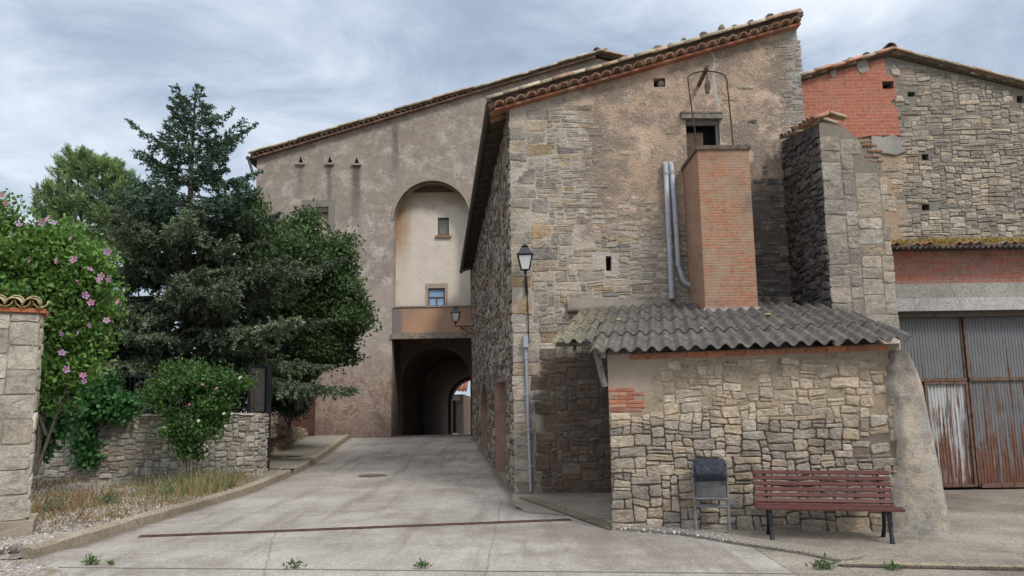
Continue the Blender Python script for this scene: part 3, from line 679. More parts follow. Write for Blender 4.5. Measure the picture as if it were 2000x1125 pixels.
# two grey pipes on the wall
PY = HY - .12
def pipe(name, pp, r, label, joints):
    t = thing(name, at(*pp[-1], Y=PY), label, 'pipe', 'grey pipes on the front wall')
    pts = [at(x, y, Y=PY) for x, y in pp]; pts = [pts[0] + Vector((0, .16, -.0)), pts[0] + Vector((0, .04, .035))] + [pts[0] + Vector((0, -.0, 0))] + pts[1:]
    s = MB(); s.tube(pts, r, 12); s.build('pipe_run', M_PVC, t)
    for x, y, x2, y2 in joints:
        a, b = at(x, y, Y=PY), at(x2, y2, Y=PY); s = MB(); s.tube([a, b], r * 1.16, 12); s.build('collar', M_PVC, t)
pipe('drainpipe', [(1300, 322), (1306.5, 460), (1312.5, 583)], .055, 'straight grey plastic pipe left of the brick shaft, its end in the air', [(1301, 336, 1301.3, 341), (1306.5, 455, 1306.7, 460), (1312, 574, 1312.5, 583.5)])
pipe('drainpipe', [(1311, 322), (1320, 440), (1324.5, 515), (1333, 545), (1339, 553), (1346, 557), (1354, 557)], .052, 'grey plastic pipe with a bent foot, next to the brick shaft', [(1312, 334, 1312.3, 339), (1319, 430, 1319.4, 435), (1324.3, 512, 1325, 520), (1345, 557, 1349, 557.5)])
# conduit with box below the lamp
cdt = thing('cable_conduit', at(1037, 960, Y=HY - .05), 'galvanised cable conduit with a small box running down the corner stones', 'conduit')
s = MB(); s.tube([at(1027, 678, Y=HY - .07), at(1037, 960, Y=HY - .07)], .034, 10); s.build('conduit_pipe', M_ZINC, cdt)
b0_ = at(1027, 667, Y=HY - .09); s = MB(); s.box((b0_.x - .05, HY - .15, b0_.z - .12), (b0_.x + .05, HY - .03, b0_.z + .12)); s.build('junction_box', M_ZINC, cdt)
s = MB(); s.tube([at(1030, 572, Y=HY - .06), at(1031.5, 620, Y=HY - .05), at(1033, 670, Y=HY - .06), at(1029, 680, Y=HY - .07)], .012, 6); s.build('cable', M_DKMETAL, cdt)
for y in (700, 770, 840, 910):
    c = at(1027 + (y - 678) * .0355, y, Y=HY - .07); s = MB(); s.box((c.x - .05, HY - .11, c.z - .012), (c.x + .05, HY - .02, c.z + .012)); s.build('clip', M_ZINC, cdt)

# ------------------------------------------------------------------ lanterns
def m_glass():
    t = NT('frosted_glass', .35, .5); t.b.inputs['Transmission Weight'].default_value = .25
    return t.done((.74, .75, .75))
M_GLASS = m_glass()
def lantern(c, sc_, root):
    """four-sided lantern standing on point c"""
    def ring(h, r): return [(c.x + a * r * sc_, c.y + b * r * sc_, c.z + h * sc_) for a, b in ((-1, -1), (1, -1), (1, 1), (-1, 1))]
    s = MB(); s.loft([ring(.0, .02), ring(.07, .035), ring(.09, .06), ring(.1, .085)]); s.tube([(c.x, c.y, c.z - .1 * sc_), (c.x, c.y, c.z + .02)], .022 * sc_, 8); s.build('lamp_base', M_DKMETAL, root)
    s = MB(); s.loft([ring(.105, .078), ring(.39, .142)]); s.build('pane', M_GLASS, root)
    s = MB()
    for a, b in ((-1, -1), (1, -1), (1, 1), (-1, 1)):
        s.bar((c.x + a * .085 * sc_, c.y + b * .085 * sc_, c.z + .1 * sc_), (c.x + a * .15 * sc_, c.y + b * .15 * sc_, c.z + .4 * sc_), .02 * sc_, .02 * sc_)
    s.loft([ring(.395, .155), ring(.415, .175), ring(.42, .175)]); s.build('lantern_frame', M_DKMETAL, root)
    s = MB(); s.loft([ring(.42, .168), ring(.44, .15), ring(.5, .115), ring(.56, .085), ring(.575, .06), ring(.6, .05), ring(.605, .075), ring(.625, .04), ring(.65, .02)]); s.build('lamp_cap', M_DKMETAL, root)
LY = HY - .42
lc = at(1026, 536, Y=LY)
lamp = thing('wall_lamp', at(1028, 575, Y=HY), 'black four-sided lantern with white panes on the front corner of the stone house', 'lamp', 'street lanterns on brackets')
lantern(lc, .94, lamp)
s = MB(); pl0, pl1 = at(1027, 540, Y=HY - .05), at(1029, 577, Y=HY - .05)
s.bar(pl0, pl1, .06, .03, up=Vector((0, 1, 0))); s.tube([pl1 + Vector((0, 0, .08)), pl1 + Vector((0, -.12, .12)), lc + Vector((0, .16, -.16)), lc + Vector((0, .02, -.1))], .016, 6)
s.tube([pl0, lc + Vector((0, .2, -.09)), lc + Vector((0, 0, -.09))], .02, 6); s.build('bracket', M_DKMETAL, lamp)
L2Y = 28.6; lc2 = at(890, 634, Y=L2Y)
lamp2 = thing('wall_lamp', lc2, 'small black lantern on a scrolled arm in front of the passage', 'lamp', 'street lanterns on brackets')
lantern(lc2 + Vector((0, 0, .02)), 1.04, lamp2)
wx = -1.63 * (L2Y - HY) / 15.5
s = MB(); z = lc2.z - .06; s.tube([(lc2.x - .02, L2Y, z), (wx, L2Y, z)], .02, 6); s.tube([(lc2.x, L2Y, z), (lc2.x, L2Y, z + .12)], .02, 6)
def scroll(cx, cz, r, turns=1.6, ph=0, sgn=1): return [(cx + sgn * r * (1 - .75 * k / 20) * math.cos(ph + turns * 2 * math.pi * k / 20), L2Y, cz + r * (1 - .75 * k / 20) * math.sin(ph + turns * 2 * math.pi * k / 20)) for k in range(21)]
for q, r in ((.30, .07), (.48, .1), (.7, .14)): s.tube(scroll(lc2.x + (wx - lc2.x) * q, z - r - .01, r, 1.5, 1.57), .013, 5)
s.tube([(lc2.x + .2, L2Y, z - .02), ((lc2.x + wx) / 2 + .1, L2Y, z - .24), (wx, L2Y, z - .36)], .015, 5)
s.build('scroll_bracket', M_DKMETAL, lamp2)

# ------------------------------------------------------------------ the arched house across the street end (front at Y = 31)
AY = 31.0
ah = thing('arched_house', (-4, AY, .3), 'tall plastered house with an arched niche over a vaulted passage', 'house')
AM = frame((0, AY, 0))
ap = lambda px, py: hp(px, py, AY)
aL, azL = ap(502, 310); aT, azT = ap(1165, 114); aRx = aT + 3.2
na, nb_ = ap(768, 600)[0], ap(919, 600)[0]; nz0 = ap(840, 600)[1]; nspr = ap(840, 428)[1]; ntop = ap(840, 353)[1]
pa_, pb_ = ap(765, 700)[0], ap(923, 700)[0]; pt = ap(840, 655)[1]
vents = [(ap(587, 318), ap(587, 305)), (ap(644, 318), ap(644, 304)), (ap(696.5, 319), ap(696.5, 307))]
wl = (*sorted((ap(616, 445)[0], ap(641, 445)[0])), ap(630, 445)[1], ap(630, 404)[1])
hls = [arch(na, nb_, nz0, nspr, 24, ntop - nspr), rect(pa_, pb_, -.4, pt), rect(*wl)]
for (b0v, t0v) in vents: hls.append([(b0v[0] - .11, b0v[1]), (b0v[0] + .11, b0v[1]), (t0v[0], t0v[1])])
def m_aged():
    t = NT('aged_plaster'); o = t.xyz(t.w); x, z = o[0], o[2]
    c = t.mix(t.ramp(t.noise(.5, 7, .65), [(.3, 0.0), (.68, 1.0)]), (.44, .375, .315), (.33, .28, .235))
    c = t.mix(t.ramp(t.noise(2.2, 9, .78), [(.38, 0.0), (.6, .75)]), c, (.24, .2, .17))
    c = t.mix(t.math('MULTIPLY', t.rng(t.noise(1.4, 8, .75, vec=t.map(t.w, (1, 1, 1), (4, 2, 1))), .48, .62), .85), c, (.56, .5, .44))
    c = t.mix(t.math('MULTIPLY', t.rng(t.noise(6, 8, .8), .51, .63), .65), c, (.13, .112, .098))
    # rough bands under the eaves
    bd = t.rng(t.math('ADD', z, t.math('MULTIPLY', t.noise(.8, 6, .7), 2.5)), 10.2, 11.0)
    c = t.mix(t.math('MULTIPLY', bd, .35), c, (.29, .245, .2))
    # paler repair low on the pier, brown damp foot
    rp = t.math('MULTIPLY', t.rng(t.math('ADD', z, t.noise(.9, 4, .6)), 7.3, 6.8), t.rng(x, -7.2, -6.2))
    c = t.mix(t.math('MULTIPLY', rp, .55), c, (.46, .4, .33))
    ft = t.rng(t.math('ADD', z, t.math('MULTIPLY', t.noise(.9, 7, .7), 3.0)), 5.6, 4.0)
    br = t.mix(t.ramp(t.noise(1.6, 8, .75, dist=.6), [(.38, 0.0), (.58, 1.0)]), (.21, .145, .11), (.34, .265, .21))
    br = t.mix(t.math('MULTIPLY', t.rng(t.math('ABSOLUTE', t.math('SUBTRACT', t.noise(2.3, 5, .6, dist=1.2), .5)), .035, .01), .8), br, (.44, .37, .31))
    c = t.mix(ft, c, br)
    ft2 = t.rng(t.math('ADD', z, t.math('MULTIPLY', t.noise(1.3, 7, .7), 1.6)), 2.6, 1.2)
    c = t.mix(t.math('MULTIPLY', ft2, .6), c, (.15, .105, .08))
    for (b_, t_), wd__, k, ln in ((vents[0], .2, .35, 2.0), (vents[1], .16, .6, 3.2), (vents[2], .28, .75, 3.6), (((ap(772, 240)), 0), .22, .6, 3.4)):
        dx = t.math('ABSOLUTE', t.math('SUBTRACT', t.math('ADD', x, t.math('MULTIPLY', t.math('SUBTRACT', t.noise(2, 4, .6), .5), .3)), b_[0]))
        mk = t.math('MULTIPLY', t.math('MULTIPLY', t.rng(dx, wd__, wd__ * .25), t.rng(z, b_[1] - ln, b_[1] - .4)), t.rng(z, b_[1] - .02, b_[1] - .12))
        c = t.mix(t.math('MULTIPLY', mk, k), c, (.085, .072, .06))
    h = t.math('ADD', t.noise(4, 9, .75), t.math('MULTIPLY', t.noise(20, 6, .75), .5))
    return t.done(c, t.bump(h, .6, .08))
M_AGED = m_aged()
outer = [(aL, -.6), (aRx, -.6), (aRx, azT - .85), (aT, azT), (aL, azL)]
wall_mb(outer, hls, .55).build('front_wall', M_AGED, ah, AM)
# niche back, jambs
def m_cream():
    t = NT('cream_plaster'); o = t.xyz(t.w); x, z = o[0], o[2]
    c = t.mix(t.ramp(t.noise(.9, 7, .7), [(.3, 0.0), (.68, 1.0)]), (.66, .59, .5), (.55, .485, .4))
    c = t.mix(t.math('MULTIPLY', t.rng(t.math('ADD', x, t.math('MULTIPLY', t.noise(1.2, 6, .7), 1.2)), -3.4, -4.2), t.rng(z, 7.0, 9.2)), c, (.36, .22, .115))
    c = t.mix(t.math('MULTIPLY', t.rng(t.math('ADD', z, t.math('MULTIPLY', t.noise(1.5, 6, .7), 1.5)), 10.4, 11.2), .7), c, (.33, .23, .14))
    c = t.mix(t.math('MULTIPLY', t.rng(t.math('ADD', z, t.math('MULTIPLY', t.noise(1.5, 7, .7), 1.6)), 7.2, 6.1), .55), c, (.33, .29, .24))
    c = t.mix(t.math('MULTIPLY', t.rng(t.noise(3, 7, .75), .52, .7), .4), c, (.36, .31, .25))
    return t.done(c, t.bump(t.noise(6, 7, .7), .3, .05))
M_CREAM = m_cream(); ND = .75
nw1 = (*sorted((ap(855, 459)[0], ap(877, 459)[0])), ap(866, 460)[1], ap(866, 425)[1]); nw2 = (*sorted((ap(836, 599)[0], ap(869, 599)[0])), ap(850, 598)[1], ap(850, 563)[1])
k_ = (AY + ND - 0) / AY
def sc_n(r): return (r[0] * k_, r[1] * k_, CAMH + (r[2] - CAMH) * k_, CAMH + (r[3] - CAMH) * k_)
nw1, nw2 = sc_n(nw1), sc_n(nw2)
wall_mb(rect(na - .3, nb_ + .4, nz0 - .1, ntop + .3), [rect(*nw1), rect(*nw2)], .2).build('niche_wall', M_CREAM, ah, frame((0, AY + ND, 0)))
s = MB(); s.box((na - .2, AY + .56, nz0 - .3), (nb_ + .3, AY + ND + .1, nz0 - .02)); s.build('niche_floor', M_BAND, ah)
s = MB(); ar = arch(na, nb_, nz0, nspr, 24, ntop - nspr)[2:]
pr = [(nb_, nz0)] + ar + [(na, nz0)]
s.add([(a, .0 + .56, b) for a, b in pr] + [(a, ND, b) for a, b in pr], [(i, i + 1, i + 1 + len(pr), i + len(pr)) for i in range(len(pr) - 1)]); s.build('niche_reveal', M_CREAM, ah, AM)
s = MB(); m_ = (na + nb_) / 2; r_ = (nb_ - na) / 2; o_ = []
for k in range(25):
    t_ = math.pi * k / 24; o_.append(((m_ + r_ * math.cos(t_), nspr + (ntop - nspr) * math.sin(t_)), (m_ + (r_ + .13) * math.cos(t_), nspr + (ntop - nspr + .13) * math.sin(t_))))
rings = [[(a[0], -.03, a[1]), (a[0], .3, a[1]), (b[0], .05, b[1]), (b[0], -.03, b[1])] for a, b in o_]; s.loft(rings)
s.build('arch_moulding', m_mortar('moulding_plaster', (.36, .31, .25), (.3, .255, .2)), ah, AM)
zb_ = ap(840, 371)[1]
s = MB(); s.box((na + .3, AY + ND - .14, CAMH + (zb_ - CAMH) * k_ - .1), (nb_ + .1, AY + ND - .004, CAMH + (zb_ - CAMH) * k_ + .1)); s.build('timber_beam', M_WOOD, ah)
for r, glassy in ((nw1, 0), (nw2, 1)):
    NM = frame((0, AY + ND, 0)); s = MB(); e = .045
    a, b, c, d = r
    for q in ((a, a + e, c, d), (b - e, b, c, d), (a + e, b - e, c, c + e), (a + e, b - e, d - e, d)): s.box((q[0], .05, q[2]), (q[1], .12, q[3]))
    if glassy: s.box((a + e, .055, (c + d) / 2 - .02), (b - e, .11, (c + d) / 2 + .02)); s.box(((a + b) / 2 - .02, .056, c + e), ((a + b) / 2 + .02, .109, (c + d) / 2 - .02))
    wo = s.build('window', M_WOOD, ah, NM)
    s = MB(); s.box((a + .01, .09, c + .01), (b - .01, .1, d - .01))
    gm = m_plain('blue_glass' if glassy else 'grey_shutter', (.24, .36, .52) if glassy else (.15, .15, .13), .25 if glassy else .8, 0, .25, 3, .5); s.build('pane' if glassy else 'shutter', gm, wo, NM)
    if not glassy:
        s = MB(); s.box((a - .1, -.09, c - .1), (b + .1, .05, c - .005)); s.build('sill', M_TILE_RED if 0 else m_plain('brown_sill', (.26, .17, .105), .9), wo, NM)
    else:
        s = MB(); s.box((a - .1, -.03, d + .003), (b + .12, .05, d + .2)); s.box((a - .1, -.025, c), (a - .004, .05, d + .0028)); s.box((b + .004, -.025, c), (b + .12, .05, d + .0028)); s.build('surround', m_plain('stone_surround', (.34, .29, .22), .9), wo, NM)
# pinkish band and timber lintel over the passage
zb0, zb1 = ap(840, 650)[1], ap(840, 601)[1]
def m_pink():
    t = NT('pink_band'); c = t.mix(t.ramp(t.noise(.9, 7, .7), [(.35, 0.0), (.62, 1.0)]), (.46, .27, .17), (.36, .23, .155))
    c = t.mix(t.math('MULTIPLY', t.rng(t.noise(.8, 6, .7, vec=t.map(t.w, (1, 1, .6), (1, 1, 1))), .58, .68), .6), c, (.25, .2, .17))
    c = t.mix(t.rng(t.xyz(t.w)[0], -4.35, -4.6), c, (.2, .18, .165))
    return t.done(c, t.bump(t.noise(8, 6, .7), .3, .04))
s = MB(); s.box((na - .0, -.05, zb0), (nb_ + .3, .3, zb1 + .02)); s.build('balcony_band', m_pink(), ah, AM)
s = MB(); s.box((na - .0, -.09, zb1 + .0205), (nb_ + .3, .3, zb1 + .075)); s.build('ledge', M_BAND, ah, AM)
s = MB(); s.box((pa_ - .05, -.08, pt - .12), (pb_ + .3, .5, zb0 - .003), jit=.01, rng=random.Random(8)); s.build('timber_lintel', m_plain('weathered_lintel', (.27, .225, .175), .9, 0, .35, 6), ah, AM)
# vaulted passage
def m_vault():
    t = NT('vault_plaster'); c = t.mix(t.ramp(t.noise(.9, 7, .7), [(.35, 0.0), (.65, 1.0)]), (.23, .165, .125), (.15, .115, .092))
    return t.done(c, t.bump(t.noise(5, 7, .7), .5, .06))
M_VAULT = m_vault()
xe0, xe1 = at(879, 800, Y=45).x, at(879, 800, Y=45).x + 3.0
zap_e = at(912, 737, Y=45).z; zap_i = hp(850, 669, AY + 2.4)[1]; vx0, vx1 = hp(776, 720, AY + 2.4)[0], hp(924, 720, AY + 2.4)[0]
def vring(t, grow=0.0):
    x0 = vx0 + (xe0 - vx0) * t - grow; x1 = vx1 + (xe1 - vx1) * t + grow; Y = AY + 2.42 + 11.58 * t; zt_ = zap_i + (zap_e - zap_i) * t + grow
    m = (x0 + x1) / 2; r = (x1 - x0) / 2; sp = zt_ - r * .95
    return [(x0, Y, -.8)] + [(m - r * math.cos(math.pi * k / 16), Y, sp + r * .95 * math.sin(math.pi * k / 16)) for k in range(17)] + [(x1, Y, -.8)]
s = MB(); R1 = [vring(t) for t in (0, .25, .5, .75, 1)]; n = 19; vs = [p for r in R1 for p in r]
s.add(vs, [(i * n + k, i * n + k + 1, (i + 1) * n + k + 1, (i + 1) * n + k) for i in range(4) for k in range(n - 1)], smooth=False)
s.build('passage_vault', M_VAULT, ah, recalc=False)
for t0 in (.02, .42, .96):
    a, b = vring(t0, -.16), vring(t0 + .04, -.16); c_, d_ = vring(t0, .3), vring(t0 + .04, .3); s = MB()
    for r1_, r2_ in ((a, b), (a, c_), (b, d_)):
        s.add(r1_ + r2_, [(k, k + 1, n + k + 1, n + k) for k in range(n - 1)])
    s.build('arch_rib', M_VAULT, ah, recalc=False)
# jambs closing the front opening onto the vault, side walls and roof
s = MB(); hl = [(p[0], p[2]) for p in vring(0)]; hl[0] = (hl[0][0], -.5); hl[-1] = (hl[-1][0], -.5)
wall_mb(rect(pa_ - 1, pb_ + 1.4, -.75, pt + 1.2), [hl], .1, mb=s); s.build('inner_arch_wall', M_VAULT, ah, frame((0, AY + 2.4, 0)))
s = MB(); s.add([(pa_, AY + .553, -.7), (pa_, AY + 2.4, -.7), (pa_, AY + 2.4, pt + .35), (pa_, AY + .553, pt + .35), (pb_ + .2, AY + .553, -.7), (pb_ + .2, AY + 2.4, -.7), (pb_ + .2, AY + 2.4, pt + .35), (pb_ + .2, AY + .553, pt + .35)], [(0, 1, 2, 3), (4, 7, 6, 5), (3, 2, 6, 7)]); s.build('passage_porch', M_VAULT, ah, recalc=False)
s = MB(); hl = [(p[0], p[2]) for p in vring(1.0)]; hl[0] = (hl[0][0], -.9); hl[-1] = (hl[-1][0], -.9)
wall_mb(rect(aL, aRx + 1, -1.2, 9.5), [hl], .1, mb=s); s.build('rear_wall', M_AGED, ah, frame((0, 45.02, 0)))
s = MB(); s.box((aL + .0, AY + .56, -.5), (aL + .5, 45, azL - .1)); s.build('side_wall', M_AGED, ah); s = MB(); s.box((aRx - .5, AY + .56, -.5), (aRx, 45, azT - 1)); s.build('side_wall', M_AGED, ah)
rd2 = (Vector((aT, 0, azT)) - Vector((aL, 0, azL))).normalized(); rn2 = Vector((-rd2.z, 0, rd2.x)); L2 = (Vector((aT, 0, azT)) - Vector((aL, 0, azL))).length
s = MB(); p_a = Vector((aL - .25, AY - .1, azL + .03)) ; p_t = Vector((aT, AY - .1, azT + .1)); p_r = Vector((aRx + .2, AY - .1, azT - .8)); bk = Vector((0, 14.3, 0)); th = Vector((0, 0, .1))
for a, b in ((p_a, p_t), (p_t, p_r)): s.add([a, b, b + bk, a + bk, a + th, b + th, b + bk + th, a + bk + th], [(0, 1, 2, 3), (4, 5, 6, 7), (0, 1, 5, 4), (1, 2, 6, 5), (2, 3, 7, 6), (3, 0, 4, 7)])
s.build('roof', M_WOOD, ah)
rg = random.Random(9); s = MB(); n = 60
for k in range(n):
    a = Vector((aL - .15, AY - .1, azL - .02)) + rd2 * ((L2 + .1) * k / n); b = a + rd2 * ((L2 + .1) * .97 / n)
    s.bar(a, b, .26, .07, tcol(rg, [(.24, .14, .1), (.2, .13, .1), (.22, .16, .12)]), 0, rn2)
s.build('brick_course', M_TILE_RED, ah)
s = MB(); n = 66
for k in range(n):
    p = Vector((aL - .1, AY - .3, azL)) + rd2 * ((L2 + .1) * (k + .5) / n) + rn2 * .03
    if p.x < aT - 5.4: tile(s, p, (0, 1, 0), rn2, .4, .12, .115, tcol(rg, [(.26, .17, .12), (.3, .22, .16), (.22, .16, .12)]))
s.build('cornice_tiles', M_TILE, ah)
s = MB()
for row in range(4):
    k = -.2
    while k < L2:
        up_ = .16 if aL + rd2.x * k < aT - 5.4 else .1
        p = Vector((aL, AY - .22 + row * .25 + rg.uniform(-.02, .02), azL)) + rd2 * k + rn2 * (up_ + .03 * (row % 2) + rg.uniform(-.01, .03)); tile(s, p, rd2 + rn2 * rg.uniform(.03, .09) + Vector((0, rg.uniform(-.08, .08), 0)), rn2, .52, .13, .11, tcol(rg, [(.33, .29, .2), (.38, .33, .24), (.28, .25, .18), (.34, .24, .16)])); k += .42
rd3 = (p_r - p_t).normalized(); rn3 = Vector((-rd3.z, 0, rd3.x))
for row in range(3):
    k = 0
    while k < 3.0:
        tile(s, p_t + rd3 * (k + .5) + rn3 * .06 + Vector((0, -.1 + row * .25, .06)), -rd3 + rn3 * .05, rn3, .52, .13, .11, tcol(rg)); k += .42
tile(s, p_t + Vector((0, -.2, .1)), (0, 1, 0), Vector((0, 0, 1)), .6, .17, .15, tcol(rg))
s.build('rake_tiles', M_TILE, ah)
for i, ((b_, t_)) in enumerate(vents):
    s = MB(); s.box((b_[0] - .2, -.1, b_[1] - .1), (b_[0] + .2, .06, b_[1] - .02)); v = s.build('vent', m_plain('vent_ledge', (.3, .25, .19), .9), ah, AM)
    s = MB(); s.prism([(b_[0] - .15, b_[1] - .03), (b_[0] + .15, b_[1] - .03), (t_[0], t_[1] + .06)], .3, .34, (.1, .1, .1)); s.build('vent_hollow', m_plain('rust_hollow', (.09, .05, .035), .95) if i == 1 else M_BLACK, v, AM)
s = MB(); s.box((wl[0] - .02, .2, wl[2] - .02), (wl[1] + .02, .25, wl[3] + .02)); bw = s.build('blocked_window', m_plain('window_infill', (.46, .38, .3), .9, 0, .3, 4), ah, AM)
s = MB(); e = .28
for q in ((wl[0] - e - .3, wl[0], wl[2] - .2, wl[3] + .3), (wl[1], wl[1] + e, wl[2] - .2, wl[3] + .3), (wl[0], wl[1], wl[3], wl[3] + .3)): s.box((q[0], -.012, q[2]), (q[1], .05, q[3]))
s.build('surround', m_plain('window_surround', (.22, .195, .17), .9), bw, AM)
s = MB(); s.box((wl[0], .02, wl[3] - .22), (wl[1], .1, wl[3] - .002)); s.build('lintel', M_WOOD, bw, AM)
s = MB(); s.tube([(aL - .3, AY - .1, azL - .1), (aL - .05, AY - .05, azL - .9)], .06, 8); s.tube([(aL - .32, AY - .2, azL - .02), (aL - .32, 45, azL - .02)], .09, 8); s.build('gutter', m_plain('grey_gutter', (.1, .1, .105), .6, .3), ah)
# the house seen through the passage
fh = thing('far_house', (-3.5, 52, -.4), 'small stone house with a red tiled roof seen through the passage', 'house')
FX, fzt = at(905, 770, Y=52).x, at(905, 770, Y=52).z
x_l = at(860, 800, Y=52).x
s = MB(); s.box((x_l, 52, -1.5), (FX, 54.5, fzt), (.25, .2, .16)); s.build('wall', m_plain('brown_render', (.2, .155, .125), .9, 0, .3, 4), fh)
far_r = MB(); qx, qz = at(927, 800, Y=70).x, at(927, 838, Y=66).z
wl_ = [(FX, 52.0, -1.5), (FX + 2.0, 66, -1.5), (FX + 2.0, 66, fzt - .9), (FX, 52, fzt)]
far_r.add([Vector(p) for p in wl_] + [Vector(p) + Vector((-.3, .05, 0)) for p in wl_], [(0, 1, 2, 3), (4, 5, 6, 7), (3, 2, 6, 7), (0, 3, 7, 4)], (.25, .2, .16)); far_r.build('stone_side_wall', m_brick('far_stone', (.33, .24, .17), (.25, .19, .15), (.2, .155, .12), 1, .5, .22, .3), fh)
s = MB(); rg = random.Random(31)
for k in range(9): tile(s, (FX + .1 - k * .24, 51.6, fzt + .1 + .015 * k), (0, 1, .33), Vector((0, -.33, 1)), 2.5, .13, .13, tcol(rg, [(.4, .16, .11), (.36, .19, .13), (.45, .22, .15)]))
s.build('roof', M_TILE_RED, fh)
s = MB(); a_ = at(879, 800, Y=51.95).x; b_ = at(890, 800, Y=51.95).x; s.box((a_, 51.9, -1), (b_, 51.96, at(890, 775, Y=52).z)); s.build('doorway', M_BLACK, fh)
s = MB(); s.box((x_l, 51.8, at(890, 782, Y=52).z), (at(898, 782, Y=52).x, 52.0, at(890, 772, Y=52).z)); s.build('lintel', M_BAND, fh)

# ------------------------------------------------------------------ lean-to shed
A0 = at(1197, 1034, z=0); A1 = at(1760, 1044, z=0)
ang = math.atan2(A1.y - A0.y, A1.x - A0.x); ang = max(ang, math.radians(-11)); SLN = (A1 - A0).length
LM = frame((A0.x, A0.y, 0), ang); Lin = LM.inverted()
pn = LM.to_3x3() @ Vector((0, -1, 0))
def lp(px, py, off=0.0):
    p = Lin @ at(px, py, P=Vector((A0.x, A0.y, 0)) + pn * off, n=pn); return p.x, p.z
shed = thing('lean_to_shed', (A0.x, A0.y, 0), 'low stone lean-to shed with a lichen-covered corrugated roof and a battered plaster end', 'shed', None, ang)
zTL = lp(1195, 694)[1]; zTR = lp(1770, 672)[1]; uE = lp(1768, 800)[0]
tzs = lambda u: zTL + (zTR - zTL) * u / uE
def m_shedwall():
    t = NT('shed_mortar'); z = t.xyz(t.w)[2]; x = t.xyz(t._o)[0]; nb = t.noise(1.4, 6, .7)
    c = t.mix(t.ramp(t.noise(1.9, 9, .78), [(.38, 0.0), (.6, 1.0)]), (.52, .425, .305), (.42, .335, .235))
    c = t.mix(t.math('MULTIPLY', t.rng(t.noise(6, 8, .8), .52, .64), .7), c, (.19, .145, .105))
    c = t.mix(t.math('MULTIPLY', t.rng(t.vor(9), .3, .12), t.rng(t.noise(2, 5, .6), .45, .55)), c, (.42, .38, .32))
    c = t.mix(t.math('MULTIPLY', t.rng(t.math('ADD', x, t.math('MULTIPLY', nb, .5)), 1.0, .85), t.rng(z, 1.8, 1.9)), c, (.5, .41, .32))
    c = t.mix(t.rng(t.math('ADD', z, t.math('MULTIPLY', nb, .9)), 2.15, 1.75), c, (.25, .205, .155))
    return t.done(c, t.bump(t.math('ADD', t.noise(9, 9, .8), t.math('MULTIPLY', t.noise(40, 6, .75), .4)), 1.0, .06))
wall_mb([(0, -.3), (uE, -.3), (uE, zTR + .012), (0, zTL + .012)], [], .42).build('front_wall', m_shedwall(), shed, LM)
bra, brb = lp(1192, 805), lp(1250, 757)
red = [(.40, .16, .095), (.38, .21, .14), (.34, .15, .1), (.42, .25, .17)]
rg = random.Random(12); s = MB(); rows = 6; hh = (brb[1] - bra[1]) / rows
for r in range(rows):
    u = 0.0; z = bra[1] + r * hh
    while u < brb[0] - .05 - .12 * (r % 2):
        wdt = rg.choice((.13, .24, .26)); stone_lump(s, rect(u, u + wdt, z, z + hh), tcol(rg, red), rg, .007, (.006, .014), 0, .5); u += wdt
s.build('brick_patch', M_TILE_RED, shed, LM)
s = MB(); u = .05
while u < uE - .2:
    wdt = .27; ht = .09; z1 = tzs(u + .13) + .008
    if u > 1.62 or rg.random() < .4:
        stone_lump(s, rect(u, u + wdt, z1 - ht, z1), tcol(rg, [(.40, .17, .1), (.36, .17, .11), (.42, .2, .13)]), rg, .01, (.01, .03), 0, .4)
    u += wdt
s.build('brick_course', M_TILE_RED, shed, LM)
def k_shed(a, b, c, d, rg):
    u, v = (a + b) / 2, (c + d) / 2; nz = noise.noise(Vector((u * .9, v * 1.1, 1.2))) + .4 * noise.noise(Vector((u * 2.4, v * 2.4, 4)))
    if d > tzs(a) - .12 or b > uE + .02 or (b > uE - .15 and v > 1.0 and rg.random() < .5): return False
    if v > 1.62 + .3 * nz: return rg.random() < .82 and not (u < .8 and v > 1.35)
    if u > 3.35 and v > .95 + .35 * nz: return rg.random() < .5
    return not (u < .85 and v > bra[1] - .02)
shw = lambda u, v: (2, 3, 4, 5, 6, 8) if v < .5 else (2, 3, 3, 4, 4, 5, 6)
shh = lambda u, v: (2, 3, 3, 4) if v < .5 else (1, 1, 2, 2, 2, 3, 3)
s = MB(); masonry(s, .0, uE, .0, 2.5, .058, .052, lambda u, v, r: [(.55, .475, .365), (.5, .425, .32), (.58, .52, .42), (.46, .4, .31)] if v > 1.5 else (PAL_TAN if r.random() < .75 else PAL_GREY), k_shed, 42, .013, lambda u, v, r: (.006, .022) if (v > 1.55 or (u > 3.3 and v > 1.0)) else (.02, .045), shw, shh, .05)
s.build('facing_stones', m_stone('shed_stone', (1.16, 1.11, 1.05), .55, 1.0, .35), shed, LM)
rb_z = at(1112, 601, Y=HY - .03).z; roof_zc = lambda y: zTR + .0 + (rb_z - zTR) * (y - .42) / 4.1
s = MB(); s.add([(uE - .16, .421, -.2), (uE - .16, 2.8, -.2), (uE - .16, 2.8, roof_zc(2.8)), (uE - .16, .421, roof_zc(.421)), (uE - .02, .421, -.2), (uE - .02, 2.8, -.2), (uE - .02, 2.8, roof_zc(2.8)), (uE - .02, .421, roof_zc(.421))], [(0, 1, 2, 3), (4, 7, 6, 5), (0, 4, 5, 1), (1, 5, 6, 2), (2, 6, 7, 3), (3, 7, 4, 0)]); s.build('added_end_wall', M_MORT, shed, LM)  # unseen wall added to close the right end and darken the inside
